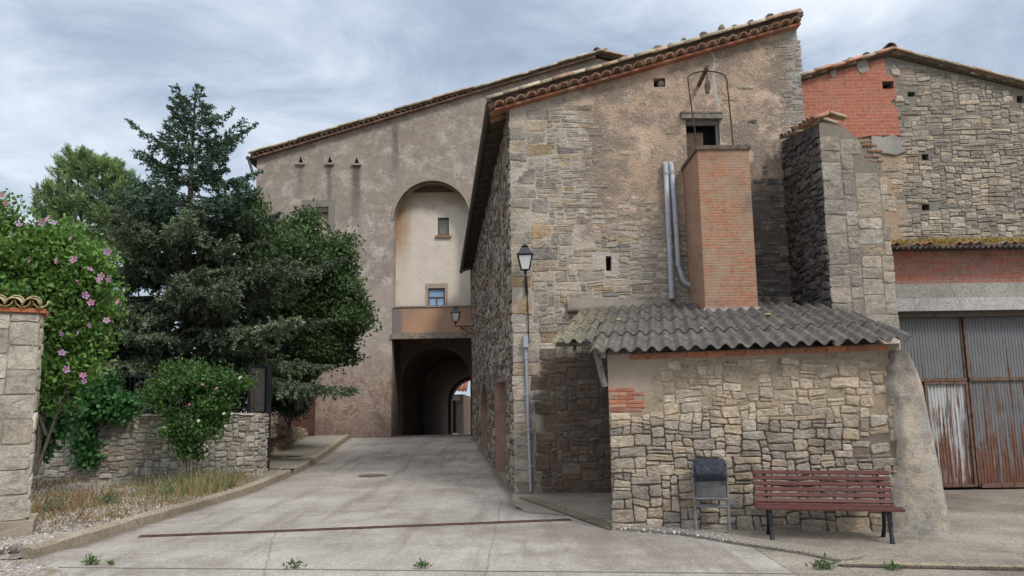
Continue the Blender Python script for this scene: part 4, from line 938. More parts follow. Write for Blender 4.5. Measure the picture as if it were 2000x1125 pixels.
# battered plaster end
bp = [(1771, 684), (1778, 690), (1790, 712), (1806, 760), (1822, 840), (1838, 930), (1857, 1042)]
prof = [lp(x, y, .1) for x, y in bp]
def m_batter():
    t = NT('batter_plaster'); z = t.xyz(t.w)[2]; x = t.xyz(t._o)[0]
    c = t.mix(t.ramp(t.noise(1.6, 8, .7), [(.3, 0.0), (.65, 1.0)]), (.56, .48, .375), (.42, .36, .285))
    c = t.mix(t.math('MULTIPLY', t.rng(t.noise(1.7, 9, .8, vec=t.map(t.w, (1.6, 1, .7))), .46, .56), .8), c, t.mix(t.noise(9, 7, .8), (.24, .23, .215), (.5, .475, .43)))
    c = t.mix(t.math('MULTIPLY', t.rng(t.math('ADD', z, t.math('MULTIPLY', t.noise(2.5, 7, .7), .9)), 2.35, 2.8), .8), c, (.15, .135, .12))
    c = t.mix(t.math('MULTIPLY', t.rng(t.math('ADD', z, t.math('MULTIPLY', t.noise(4, 7, .7), .4)), .42, .2), .7), c, (.4, .385, .35))
    c = t.mix(1.0, c, t.ramp(t.noise(3.2, 9, .82), [(.36, .55), (.5, 1.0), (.64, 1.3)]), 'MULTIPLY')
    c = t.mix(t.rng(t.noise(12, 7, .8), .57, .68), c, (.16, .14, .115))
    h = t.math('ADD', t.noise(7, 9, .75), t.math('MULTIPLY', t.noise(40, 6, .75), .4))
    return t.done(c, t.bump(h, .8, .06))
s = MB(); nP = len(prof); bl = []
D_b = 2.6; rings = []
inner = uE - .18; rgj = random.Random(77)
full = []
for i in range(nP - 1):
    for k in range(4):
        t_ = k / 4; full.append((prof[i][0] + (prof[i + 1][0] - prof[i][0]) * t_, prof[i][1] + (prof[i + 1][1] - prof[i][1]) * t_))
full.append((prof[-1][0], -.1)); nF = len(full)
rows_ = []
for (u, z) in full:
    row = []
    ie = inner + .12 * noise.noise(Vector((z * 2.2, 3, 1))) + .05 * noise.noise(Vector((z * 9, 3, 1))) - .22 * smooth(1.0, .0, z)
    for q in range(7):
        t_ = q / 6; uu = ie + (u - ie) * t_
        row.append((uu, -.10 - .10 * smooth(1.6, .0, z) * t_ ** .5 + .03 * noise.noise(Vector((uu * 2.5, z * 2.5, 9))) + (.12 if q == 0 else 0) + (.06 if q == 6 else 0), z))
    row.append((u + .01, .3, z)); row.append((u, D_b, z)); rows_.append(row)
m9 = 9; s.add([p for r in rows_ for p in r], [(i * m9 + k, i * m9 + k + 1, (i + 1) * m9 + k + 1, (i + 1) * m9 + k) for i in range(nF - 1) for k in range(m9 - 1)], smooth=True)
top = rows_[0]; s.add(top, [tuple(range(m9))])
s.build('battered_end', m_batter(), shed, LM)
# corrugated roof: two courses of sheets
rb_l = at(1112, 601, Y=HY - .03); rb_z = rb_l.z
fe = -.28                                       # front edge, local y
def roof_z(y): 
    yb = 4.5; return tzs(0) + .06 + (rb_z - tzs(0) - .06) * (y - fe) / (yb - fe)
def m_fibre():
    t = NT('fibre_cement'); o = t.xyz(t._o)
    c = t.mix(t.ramp(t.noise(3.5, 9, .78), [(.35, 0.0), (.62, 1.0)]), (.042, .039, .036), (.135, .123, .106))
    c = t.mix(t.math('MULTIPLY', t.rng(t.noise(16, 7, .8), .54, .66), .7), c, (.34, .32, .28))
    yl = t.math('MULTIPLY', t.rng(t.math('ADD', o[0], t.math('MULTIPLY', t.noise(2.5, 6, .7), 1.6)), 1.0, -.25), t.rng(t.noise(6, 7, .75), .4, .6))
    c = t.mix(t.math('MULTIPLY', yl, .75), c, (.3, .27, .14))
    c = t.mix(t.rng(t.noise(9, 7, .8, vec=t.map(t.w, loc=(5, 5, 5))), .6, .7), c, (.035, .033, .03))
    return t.done(c, t.bump(t.noise(30, 7, .8), .6, .02))
WL = .2; u_l = lp(1150, 690, .28)[0]; u_r = lp(1783, 663, .28)[0]
uw_l = (Lin @ at(1106, 666, z=roof_z(1.2))).x
rs_ = MB(); ns = 10
def sheets(ua, ub, ya, yb, lift=0.0):
    n = max(2, int((ub - ua) / WL * ns)); vs = []; fs = []; ny = 10
    for j in range(ny + 1):
        y = ya + (yb - ya) * j / ny
        for i in range(n + 1):
            u = ua + (ub - ua) * i / n; yy = y + (.035 * noise.noise(Vector((u * 1.1, 0, 3))) + .02 * noise.noise(Vector((u * 4, 1, 8))) if j == 0 else 0)
            vs.append((u, yy, roof_z(yy) + lift + .036 * math.sin(2 * math.pi * u / WL) + .012 * noise.noise(Vector((u * .8, y * .8, 2))) + (zTR - zTL) * 1.0 * max(0, u) / uE * max(0, 1 - (yy - fe) / 4.5)))
    m = n + 1; nv = len(vs)
    vs += [(a, b, c - .012) for a, b, c in vs]
    for j in range(ny):
        for i in range(n):
            q = (j * m + i, j * m + i + 1, (j + 1) * m + i + 1, (j + 1) * m + i); fs += [q, tuple(x + nv for x in q[::-1])]
    fs += [(i + 1, i, nv + i, nv + i + 1) for i in range(n)] + [(j * m, (j + 1) * m, nv + (j + 1) * m, nv + j * m) for j in range(ny)]
    rs_.add(vs, fs, smooth=True)
yback = lambda u: 4.5
sheets(u_l, u_r, fe, 1.25); sheets(u_l - .02, u_r - .05, 1.1, 2.6, .022)
sheets(uw_l, u_l - .03, .55, 1.75, .01); sheets(uw_l + .04, u_l - .05, 1.6, 2.7, .024)
# the back course runs up to the house wall, which stands at a slight angle
sheets(uw_l + .05, u_r - .35, 2.45, 3.7, .04); sheets(uw_l + .1, u_r - 1.0, 3.55, 5.0, .056)
rs_.build('corrugated_roof', m_fibre(), shed, LM, recalc=False)
s = MB(); rg = random.Random(14)
for u in (uw_l + .3, -.05): s.bar((u, .6 if u < -.1 else fe + .15, roof_z(.4 if u < -.1 else fe + .15) - .09), (u, 4.3, roof_z(4.3) - .09), .08, .1)
for y in (.75, 2.4, 3.6): s.bar((uw_l + .05, y, roof_z(y) - .075), (uE + .1, y, roof_z(y) - .075), .07, .07)
s.bar((-.05, .0, zTL - .45), (u_l + .1, fe + .2, roof_z(fe) - .05), .06, .07); s.build('roof_timbers', M_WOOD_GREY, shed, LM)
s = MB(); 
for (px, py, lb_) in ((1208, 632, 'orange broken tile bits lying on the left part of the corrugated roof'), (1370, 650, 'small rusty fragment lying near the middle of the corrugated roof'), (1500, 622, 'small fragment lying on the corrugated roof below the brick shaft')):
    g_ = at(px, py, P=LM @ Vector((0, 0, roof_z(0))), n=(LM.to_3x3() @ Vector((0, -(roof_z(1) - roof_z(0)), 1))).normalized())
    tag(rock_mb(rg, (0, 0, 0), rg.uniform(.04, .07), .05, .04, tcol(rg, [(.36, .22, .1), (.4, .16, .08), (.4, .3, .15)])).build('tile_fragment', M_TILE_RED, None, Matrix.Translation(g_ + Vector((0, 0, .05)))), lb_, 'fragment')
# mortar fillet where the roof meets the house
s = MB(); rg = random.Random(15); prev = None; rings = []
for k in range(30):
    X = hp(1108, 600)[0] + (hp(1555, 600)[0] - hp(1108, 600)[0]) * k / 29; zc = rb_z + .02 + .05 * noise.noise(Vector((k * .5, 2, 2)))
    rings.append([(X, HY + .02, zc - .15), (X, HY - .16, zc - .1), (X, HY - .1, zc + .0), (X, HY - .03, zc + .14 + .06 * noise.noise(Vector((k * .7, 0, 1)))), (X, HY + .02, zc + .14)])
s.loft(rings, smooth=True); s.build('mortar_fillet', m_mortar('fillet_mortar', (.27, .24, .2), (.2, .18, .155)), shed)

# ------------------------------------------------------------------ stone pier between the house and the barn
BY = 13.6
bl_, bt_ = hp(1599, 238, BY); br_, _ = hp(1710, 238, BY); bl2, _ = hp(1622, 615, BY); br2, _ = hp(1740, 625, BY)
pier = thing('stone_pier', (bl_ + .6, BY, 0), 'square pier of large grey blocks with broken tiled top beside red gable', 'pier')
PM = frame((bl_, BY, 0)); pw = br_ - bl_ + .05; bx = bl2 - bl_
zR2 = hp(1690, 275, BY)[1]
pq = lambda x, y: (hp(x, y, BY)[0] - bl_, hp(x, y, BY)[1])
pol = [(0 + .02, 0), (pq(1741, 640)[0], 0), pq(1741, 640), pq(1729, 450), (pw, zR2 - .25), (pw - .25, zR2 - .1), (pw * .55, bt_ - .25), (pw * .35, bt_ - .06), (0, bt_)]
s = wall_mb(pol, [], HY - BY + .02); s.build('core', [M_MORT], pier, PM)
topp = lambda u: bt_ - .02 if u < pw * .35 else bt_ - .02 - (u - pw * .35) * .95
s = MB(); masonry(s, -.01, pw + .14, 2.6, bt_, .075, .07, lambda u, v, r: PAL_GREY if u < .8 else PAL_TAN, lambda a, b, c, d, r: d < topp(b) and (b < pw * .72 or v_ok(a, c, r)), 61, .022, (.025, .05), lambda u, v: (5, 6, 7, 8) if u < .8 else (3, 4, 5), (3, 4, 4, 5), .022) if 0 else None
def v_ok(a, c, r): return r.random() < .85 or c < 3.6
masonry(s, -.01, pw + .06, 2.6, bt_, .075, .07, lambda u, v, r: PAL_GREY if u < .5 else PAL_TAN, lambda a, b, c, d, r: d < topp(b) and (b < pw * .86 or v_ok(a, c, r)), 61, .009, (.004, .016), lambda u, v: (5, 6, 7, 8, 9) if u < .8 else (4, 5, 6), lambda u, v: (3, 4, 4, 5), .02)
rg = random.Random(16)
for (u, z) in ((pw * .62, bt_ - .42), (pw * .7, bt_ - .5), (pw * .78, bt_ - .6), (pw * .72, bt_ - .7), (pw * .8, bt_ - .78)):
    for q in (0, 1): stone_lump(s, rect(u + q * .14, u + q * .14 + .13, z, z + .055), tcol(rg, red), rg, .012, (.01, .03))
s.build('facing_stones', M_STONE_SMEAR, pier, PM)
# left face, black with damp
PLM = frame((bl_ - .004, HY, 0), -math.pi / 2)      # local x towards the camera, facing -X
s = MB(); Lp = HY - BY
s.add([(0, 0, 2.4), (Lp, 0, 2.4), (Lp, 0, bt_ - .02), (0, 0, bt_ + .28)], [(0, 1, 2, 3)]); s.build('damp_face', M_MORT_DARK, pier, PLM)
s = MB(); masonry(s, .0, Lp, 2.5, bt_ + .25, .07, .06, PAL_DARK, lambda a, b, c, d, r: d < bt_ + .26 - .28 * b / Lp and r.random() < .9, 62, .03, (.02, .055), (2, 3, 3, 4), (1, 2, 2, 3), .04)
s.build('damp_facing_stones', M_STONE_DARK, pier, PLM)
s = MB(); rg = random.Random(17)
for k in range(9):
    y = BY - .12 + .2 * k; z = bt_ + .03 + .28 * (y - BY) / Lp
    tile(s, (bl_ - .12, y + .1, z + rg.uniform(-.03, .03)), (1, rg.uniform(-.2, .2), .25 + rg.uniform(-.1, .1)), Vector((0, 0, 1)), .36, .09, .08, tcol(rg))
    k % 2 or tile(s, (bl_ + .18, y + .1, z + .1 + rg.uniform(-.02, .02)), (1, rg.uniform(-.2, .2), -.2 + rg.uniform(-.1, .1)), Vector((0, 0, 1)), .34, .09, .08, tcol(rg))
s.build('tile_coping', M_TILE, pier)

# ------------------------------------------------------------------ barn behind, with brick infill in its gable
NY = 17.4
barn = thing('stone_barn', (9.5, NY, 0), 'big rubble stone barn with red brick infill in its gable', 'barn')
NM_ = frame((0, NY, 0)); npx = lambda x, y: hp(x, y, NY)
g0, g1, g2 = npx(1500, 176), npx(1738, 107), npx(2000, 172); slope_r = (g2[1] - g1[1]) / (g2[0] - g1[0])
xr = 19.0; g3 = (xr, g1[1] + slope_r * (xr - g1[0]))
nh = [(*sorted((npx(a, y0)[0], npx(b, y0)[0])), npx(a, y1)[1], npx(a, y0)[1]) for a, b, y0, y1 in ((1721, 1743, 160, 175), (1772, 1787, 179, 189), (1800, 1813, 301, 313), (1800, 1815, 399, 411), (1985, 1998, 187, 201)  )]
wall_mb([(g0[0], 3.5), (xr, 3.5), g3, g1, g0], [rect(*r) for r in nh], .5).build('gable_wall', [m_mortar('barn_mortar', (.27, .245, .2), (.21, .19, .16), (.12, .11, .095))], barn, NM_)
for r in nh:
    s = MB(); s.box((r[0] - .02, .25, r[2] - .02), (r[1] + .02, .3, r[3] + .02)); s.build('putlog_hole', M_BLACK, barn, NM_)
bk_x, bk_z = npx(1757, 265)
bpol = [(g0[0] + .05, npx(1560, 300)[1]), (npx(1700, 268)[0], bk_z), (bk_x, bk_z), (bk_x - .02, npx(1757, 215)[1]), (bk_x - .16, npx(1757, 200)[1]), (bk_x - .0, npx(1757, 190)[1]), (bk_x - .05, npx(1750, 150)[1]), (bk_x - .2, npx(1750, 148)[1]), (bk_x - .24, npx(1740, 112)[1]), (g1[0] - .06, g1[1] - .03), (g0[0] + .05, g0[1] - .03)]
hr = nh[0]
s = wall_mb(bpol, [rect(*hr)], .05); s.build('brick_infill', M_BR_RED, barn, frame((0, NY - .045, 0)))
topn = lambda u: g1[1] + (slope_r * (u - g1[0]) if u > g1[0] else (g0[1] - g1[1]) / (g0[0] - g1[0]) * (u - g1[0]))
nout = outside(nh, .01)
def n_keep(a, b, c, d, r):
    if d > topn(b) - .05 or not nout(a, b, c, d): return False
    u, v = (a + b) / 2, (c + d) / 2
    if v > bk_z - .02 and b < bk_x + .02: return False
    nz = noise.noise(Vector((u * 1.2, v * 1.2, 5)))
    if u < 8.75 + .35 * nz and v < bk_z - .3: return r.random() < .1      # bare clay strip
    return r.random() < .97
s = MB(); masonry(s, g1[0] - 1.0, 16.5, 4.2, g1[1], .068, .052, lambda u, v, r: PAL_GREY if r.random() < .25 + .12 * (v - 4) else PAL_TAN, n_keep, 71, .015, (.006, .03), (2, 3, 3, 4, 4, 5, 6), (1, 2, 2, 2, 3), .055)
s.build('facing_stones', m_stone('barn_stone', (1.14, 1.1, 1.05), .5, 1.0, .3), barn, NM_)
cl = MB(); cp = [npx(1700, 300), npx(1760, 300), npx(1775, 330), npx(1762, 370), npx(1775, 420), npx(1768, 460), npx(1730, 480), npx(1700, 480)]
cl.prism(cp, -.014, .02); cl.build('clay_patch', M_EARTH, barn, NM_)
gp = MB()
for q in ([npx(1673, 122), npx(1690, 118), npx(1695, 140), npx(1682, 146), npx(1672, 138)], [npx(1620, 142), npx(1632, 137), npx(1630, 152), npx(1622, 152)], [npx(1700, 266), npx(1722, 270), npx(1744, 264), npx(1752, 270), npx(1766, 276), npx(1758, 288), npx(1768, 296), npx(1748, 304), npx(1722, 300), npx(1700, 296)]):
    gp = MB(); gp.prism(q, -.062, .0); gp.build('mortar_patch', bpy.data.materials.get('grey_patch') or m_mortar('grey_patch', (.42, .4, .36), (.3, .285, .26)), barn, NM_)
s = MB(); rg = random.Random(18); rdl = (Vector((g1[0], 0, g1[1])) - Vector((g0[0], 0, g0[1]))).normalized(); rdr = (Vector((g3[0], 0, g3[1])) - Vector((g1[0], 0, g1[1]))).normalized()
for row in range(4):
    for org, dv, LL in ((Vector((g0[0], 0, g0[1])), rdl, (g1[0] - g0[0]) * 1.05), (Vector((g1[0], 0, g1[1])), rdr, 9.5)):
        nn = Vector((-dv.z, 0, dv.x)); k = 0
        while k < LL - .1:
            p = org + dv * k + nn * (.02 + rg.uniform(-.01, .02)); p.y = NY - .12 + row * .24
            if dv is rdr: tile(s, p + dv * .42, -dv + nn * .06, nn, .45, .11, .095, tcol(rg, [(.33, .28, .21), (.36, .24, .17), (.3, .26, .2)]))
            else: tile(s, p, dv + nn * .06, nn, .45, .11, .095, tcol(rg, [(.38, .2, .14), (.36, .27, .2), (.42, .24, .16)]))
            k += .38
tile(s, (g1[0] - .05, NY - .2, g1[1] + .08), (0, 1, .02), Vector((0, 0, 1)), .6, .14, .13, (.1, .08, .07))
s.build('roof_tiles', M_TILE, barn)
s = MB(); th = Vector((0, 0, .08))
for a, b in ((g0, g1), (g1, g3)):
    P = [Vector((a[0], NY - .06, a[1])), Vector((b[0], NY - .06, b[1])), Vector((b[0], NY + 9, b[1])), Vector((a[0], NY + 9, a[1]))]
    s.add([p - th * .6 for p in P] + [p + th * .2 for p in P], [(0, 1, 2, 3), (4, 5, 6, 7), (0, 1, 5, 4), (1, 2, 6, 5), (2, 3, 7, 6), (3, 0, 4, 7)])
s.build('roof', M_WOOD, barn)
s = MB(); s.box((xr - .5, NY + .5, 0), (xr, NY + 9, g3[1] - .1)); s.build('side_wall', M_MORT, barn); s = MB(); s.box((g0[0], NY + .5, 0), (g0[0] + .3, NY + 9, g0[1] - .1)); s.build('side_wall', M_MORT, barn)

# ------------------------------------------------------------------ garage front under the barn
GY = 14.9
gar = thing('garage', (9, GY, 0), 'garage front with rusty corrugated metal doors under a concrete lintel and brick band', 'garage')
GM = frame((0, GY, 0)); gp_ = lambda x, y: hp(x, y, GY)
gx0 = gp_(1734, 620)[0]; gx1 = 14.5
zL0 = gp_(1850, 611)[1]; zL1 = gp_(1850, 583)[1]; zB1 = gp_(1850, 553)[1]; zK1 = gp_(1850, 497)[1]; zR_ = gp_(1850, 490)[1]
s = MB(); s.box((gx0 - .2, .03, zL1 + .0), (gx1, .4, zB1)); s.build('concrete_band', M_BAND, gar, GM)
s = MB(); s.box((gx0, -.14, zL0 + .03), (gx1, .4, zL1 - .004)); s.build('lintel', M_LINTEL, gar, GM)
s = MB(); s.box((gx0, -.05, zL0 - .08), (gx1, .3, zL0 + .026)); s.build('timber_plate', M_WOOD, gar, GM)
s = MB(); s.box((gx0 - .2, .1, zB1 + .003), (gx1, .5, zK1 + .1)); s.build('brick_band', M_BR_OLD, gar, GM)
s = MB(); rg = random.Random(19); n = int((gx1 - gx0) / .11); vs = []
for k in range(n * 4):
    u = gx0 - .05 + k * .11 / 4 * 1.0; vs.append((u, .03 * math.sin(k * math.pi / 2)))
for j in (0, 1):
    pass
rf = MB(); m_ = len(vs)
pts = [(u, -.32, zR_ + .03 + w_) for u, w_ in vs] + [(u, 2.6, zR_ + .22 + w_) for u, w_ in vs]; pts += [(a, b, c - .015) for a, b, c in pts]
rf.add(pts, [(i, i + 1, m_ + i + 1, m_ + i) for i in range(m_ - 1)] + [(2 * m_ + i, 2 * m_ + i + 1, 3 * m_ + i + 1, 3 * m_ + i) for i in range(m_ - 1)] + [(i, i + 1, 2 * m_ + i + 1, 2 * m_ + i) for i in range(m_ - 1)], smooth=False)
rf.build('corrugated_roof', bpy.data.materials['fibre_cement'], gar, GM)
s = MB(); u = gx0 - .02
while u < gx1:
    tile(s, (u, -.27 + rg.uniform(-.04, .04), zR_ + .07 + rg.uniform(-.01, .02)), (rg.uniform(-.15, .15), 1, .08), Vector((0, 0, 1)), .42, .07, .06, tcol(rg, [(.33, .15, .1), (.28, .17, .12), (.3, .22, .17)]), hollow_up=rg.random() < .6); u += rg.uniform(.15, .24)
s.build('eave_tiles', M_TILE_RED, gar, GM)
rs = np.random.RandomState(3); n = 9000; P = np.stack([rs.uniform(gx0, gx1, n), GY + rs.uniform(-.22, 1.2, n), np.full(n, zR_ + .14)], 1); P[:, 2] += (P[:, 1] - GY + .22) * .1
P = P[(np.array([noise.noise(Vector((p[0] * .9, p[1] * 1.5, 0))) for p in P]) + rs.uniform(-.3, .3, n)) > -.2]; n = len(P)
Dv = np.stack([rs.normal(0, .5, n), rs.normal(-.2, .5, n), np.abs(rs.normal(.8, .3, n))], 1)
o = quads('moss_clumps', blades(P, Dv, rs.uniform(.05, .14, n), .025, rs), vary((.36, .27, .1), n, rs, .4, .15), M_DRY, gar)
def m_door(name, white=0.0):
    t = NT(name, .6, .35); o = t.xyz(t.w); x, z = o[0], o[2]
    c = t.mix(t.ramp(t.noise(1.4, 6, .7), [(.3, 0.0), (.7, 1.0)]), (.125, .135, .142), (.185, .19, .192))
    st = t.noise(1.0, 7, .68, vec=t.map(t.w, (15, 1, .7)))
    if white:
        c = t.mix(t.math('MULTIPLY', t.rng(t.math('ADD', t.noise(1, 6, .65, vec=t.map(t.w, (9, 1, .8), (3, 3, 1))), t.math('MULTIPLY', z, .04)), .47, .56), white), c, (.47, .48, .47))
    hz = t.rng(z, 3.3, .1)
    r = t.rng(t.math('ADD', st, t.math('ADD', t.math('MULTIPLY', hz, .2), t.math('MULTIPLY', t.math('SUBTRACT', t.noise(1.5, 5, .7), .5), .35))), .6, .69)
    rust = t.mix(t.ramp(t.noise(6, 7, .75, vec=t.map(t.w, (3, 1, .6))), [(.35, 0.0), (.65, 1.0)]), (.085, .036, .024), (.2, .09, .05))
    c = t.mix(r, c, rust)
    pk = t.rng(t.noise(1, 7, .7, vec=t.map(t.w, (22, 1, 1.3), (7, 1, 3))), .6, .68)
    c = t.mix(t.math('MULTIPLY', pk, t.rng(z, 2.9, .4)), c, (.34, .32, .26))
    c = t.mix(t.rng(t.math('ADD', z, t.math('MULTIPLY', t.noise(4, 5, .7), .25)), .3, .17), c, (.12, .045, .025))
    return t.done(c, t.bump(t.noise(30, 5, .7), .2, .01))
M_DOOR = m_door('painted_rusty_steel'); M_WICK = m_door('peeling_white_steel', .9)
def ribs(mb, a, b, z0, z1, y=0.0, pitch=.062, dep=.009):
    n = max(1, round((b - a) / pitch)); p = (b - a) / n; pr = []
    for k in range(n): pr += [(a + k * p, y), (a + (k + .5) * p, y), (a + (k + .58) * p, y - dep), (a + (k + .92) * p, y - dep)]
    pr.append((b, y)); m = len(pr)
    mb.add([(u, w_, z0) for u, w_ in pr] + [(u, w_, z1) for u, w_ in pr], [(i, i + 1, m + i + 1, m + i) for i in range(m - 1)])
M_RAIL = m_plain('rusty_painted_rail', (.15, .09, .065), .75, .1, .5, 9); gd = GY + .16; GD = frame((0, gd, 0)); gq = lambda x, y: hp(x, y, gd)
xm0 = gq(1893, 780)[0]; zmid = gq(1890, 741)[1]; xw0 = gq(1812, 850)[0]; ztop = zL0 - .02; zbot = .06
def frame_bars(mb, a, b, z0, z1, w_=.05, y0=-.035, y1=.03):
    for q in ((a, a + w_, z0, z1), (b - w_, b, z0, z1), (a + w_, b - w_, z0, z0 + w_), (a + w_, b - w_, z1 - w_, z1)): mb.box((q[0], y0, q[2]), (q[1], y1, q[3]))
dl = MB(); ribs(dl, gx0 - .3, xm0 - .03, zmid + .03, ztop); ribs(dl, gx0 - .3, xw0, zbot, zmid - .03); dlo = dl.build('door_leaf', M_DOOR, gar, GD)
s = MB(); s.box((gx0 - .3, -.05, zmid - .03), (xm0 - .03, .03, zmid + .03)); s.box((xm0 - .05, -.03, zmid + .03), (xm0 - .03, .03, ztop)); s.build('rail', M_RAIL, dlo, GD)
wk = MB(); ribs(wk, xw0 + .04, xm0 - .07, zbot + .04, zmid - .09); wko = wk.build('wicket_door', M_WICK, gar, GD); wko['label'] = 'wicket door with peeling white paint'
s = MB(); frame_bars(s, xw0, xm0 - .03, zbot, zmid - .04, .045, -.055); s.build('door_frame', M_RAIL, wko, GD)
dr = MB(); xr1 = xm0 + 3.0; ribs(dr, xm0 + .05, xr1, zmid + .03, ztop); ribs(dr, xm0 + .05, xr1, zbot, zmid - .03); dro = dr.build('door_leaf', M_DOOR, gar, GD)
s = MB(); s.box((xm0 + .02, -.05, zmid - .03), (xr1, .03, zmid + .03)); s.box((xm0 + .01, -.03, zbot), (xm0 + .04, .03, zmid - .03)); s.box((xm0 + .01, -.03, zmid + .03), (xm0 + .04, .03, ztop)); s.box((xm0 + .06, -.045, zbot - .02), (xr1, .03, zbot + .06)); s.build('rail', M_RAIL, dro, GD)
s = MB(); s.box((gx0 - .3, .1, -.2), (gx1, .2, zL0)); s.box((xr1 + .05, -.2, -.2), (gx1, .1, zL0 - .1)); s.build('dark_inside', M_BLACK, gar, GD)

# ------------------------------------------------------------------ stones lying on the roofs
def roofrocks(lst, Y, grp, where):
    for i, (px, py, wpx, hpx, cc) in enumerate(lst):
        p = at(px, py, Y=Y); k = Y / FPX; rg = random.Random(100 + i + int(Y)); s = MB()
        rock_mb(rg, (0, 0, 0), wpx * k * .5, .13, hpx * k, cc, s); o = s.build('roof_stone', M_STONE, None, Matrix.Translation(p - Vector((0, 0, .03))))
        tag(o, f'{ORD[i]} loose stone from the left {where}', 'stone', grp)
gs = (.2, .19, .165); ts = (.3, .26, .2)
roofrocks([(1218, 117, 16, 9, gs), (1285, 98, 28, 11, gs), (1308, 92, 12, 8, gs), (1335, 82, 10, 10, ts), (1374, 70, 20, 10, gs), (1409, 62, 14, 16, gs), (1433, 56, 18, 8, gs), (1466, 46, 16, 8, gs), (1504, 34, 18, 10, gs), (1551, 44, 10, 14, ts)], HY + .15, 'loose stones on the gable of the stone house', 'along the top of the stone house gable')
roofrocks([(1598, 140, 9, 7, gs), (1616, 134, 16, 10, (.1, .095, .09)), (1648, 122, 12, 6, gs), (1659, 118, 12, 7, gs), (1691, 110, 18, 9, (.12, .115, .11)), (1790, 114, 9, 8, gs), (1960, 163, 10, 6, (.35, .16, .1)), (1972, 165, 12, 6, (.35, .16, .1))], NY + .1, 'loose stones on the barn gable', 'along the top of the barn gable')

# ------------------------------------------------------------------ drains and pebble edging beside the shed
def strip(p, q, wd, nrm_side=1): 
    d = (q - p).normalized(); return d, Vector((-d.y, d.x, 0)) * nrm_side
M_DRAIN = m_concrete('drain_concrete', (.3, .27, .19), (.23, .2, .14), (.14, .12, .08), 1, False)
M_DRAIN_BED = m_plain('dark_drain_bed', (.075, .065, .05), .95)  # darker bed, so that the ribs stand out
def drain(p, q, wd, n, label):
    d, sd_ = strip(p, q, wd); L_ = (q - p).length; s = MB(); rg = random.Random(n)
    for k in range(n):
        a = p + d * (L_ * k / n); b = p + d * (L_ * (k + .94) / n)
        s.bar(a + sd_ * wd / 2 - Vector((0, 0, .03)), b + sd_ * wd / 2 - Vector((0, 0, .03)), wd, .06, mi=1)
        for j in range(7):
            e = a + d * ((L_ / n) * .94 * (j + .5) / 7); sk = d * .05
            s.bar(e + Vector((0, 0, .008)) - sk + sd_ * .03, e + Vector((0, 0, .008)) + sk + sd_ * (wd - .03), .018, .018)
    tag(s.build('drain_channel', [M_DRAIN, M_DRAIN_BED]), label, 'drain', 'ribbed drain channels')
DR0, DR1 = at(1645, 1105, z=.02), at(2060, 1114, z=.02)
drain(DR0, DR1, .21, 13, 'ribbed yellowish concrete drain channel in front of the bench')
drain(at(1012, 972, z=.01), at(1190, 1035, z=.01), .3, 9, 'ribbed grey drain channel between the house corner and the shed')
s = MB(); ce = [at(1205, 1036, z=.0), at(1330, 1046, z=0), at(1430, 1063, z=0), at(1560, 1083, z=0), at(1650, 1102, z=0)]; rings = []
cc = []
for a, b in zip(ce, ce[1:]): cc += [a + (b - a) * (k / 5) for k in range(5)]
cc.append(ce[-1])
for i, p in enumerate(cc):
    d = (cc[min(i + 1, len(cc) - 1)] - cc[max(0, i - 1)]).normalized(); n_ = Vector((-d.y, d.x, 0)); k = .12 + .2 * smooth(0, 6, i)
    rings.append([p - Vector((0, 0, .05)), p + Vector((0, 0, .035)), p + n_ * .02 + Vector((0, 0, .05)), p + n_ * k + Vector((0, 0, .055)), p + n_ * (k + .02) - Vector((0, 0, .05))])
def m_pebble():
    t = NT('pebble_edge'); c = t.mix(t.rng(t.vor(22), .42, .25), (.2, .185, .16), t.ramp(t.xyz(t.vor(22, out='Color'))[0], [(0, (.35, .33, .3)), (.5, (.6, .58, .55)), (1, (.8, .78, .75))]))
    c = t.mix(t.rng(t.xyz(t.w)[0], 2.0, 3.4), c, t.mix(t.noise(20, 5, .7), (.27, .24, .19), (.2, .18, .15)))
    return t.done(c, t.bump(t.math('MULTIPLY', t.vor(34), -1.0), .8, .03))
s.loft(rings); tag(s.build('pebble_edging', m_pebble()), kind='structure')
# pavement slab for the bench between edging and shed
s = MB(); bz = .03
pts = [p + Vector((0, .03, 0)) for p in ce]; bk_ = [LM @ Vector((uE + 1.6, -.2, 0)), LM @ Vector((uE + 1.6, -.0, 0)), LM @ Vector((0, .05, 0))]
poly = [Vector((p.x, p.y, bz)) for p in pts] + [Vector((DR0.x, DR0.y + .2, bz)), Vector((DR1.x, DR1.y + .2, bz)), Vector((DR1.x + 3, DR1.y + .2, bz)), Vector((DR1.x + 3, 11.4, bz * .3))] + [Vector((p.x, p.y, bz)) for p in bk_]
tr = tessellate_polygon([poly]); s.add(poly, [tuple(t) for t in tr]); o = s.build('bench_pavement', M_FORE, recalc=False); tag(o, kind='structure')
for p_ in o.data.polygons:
    if p_.normal.z < 0: p_.flip()

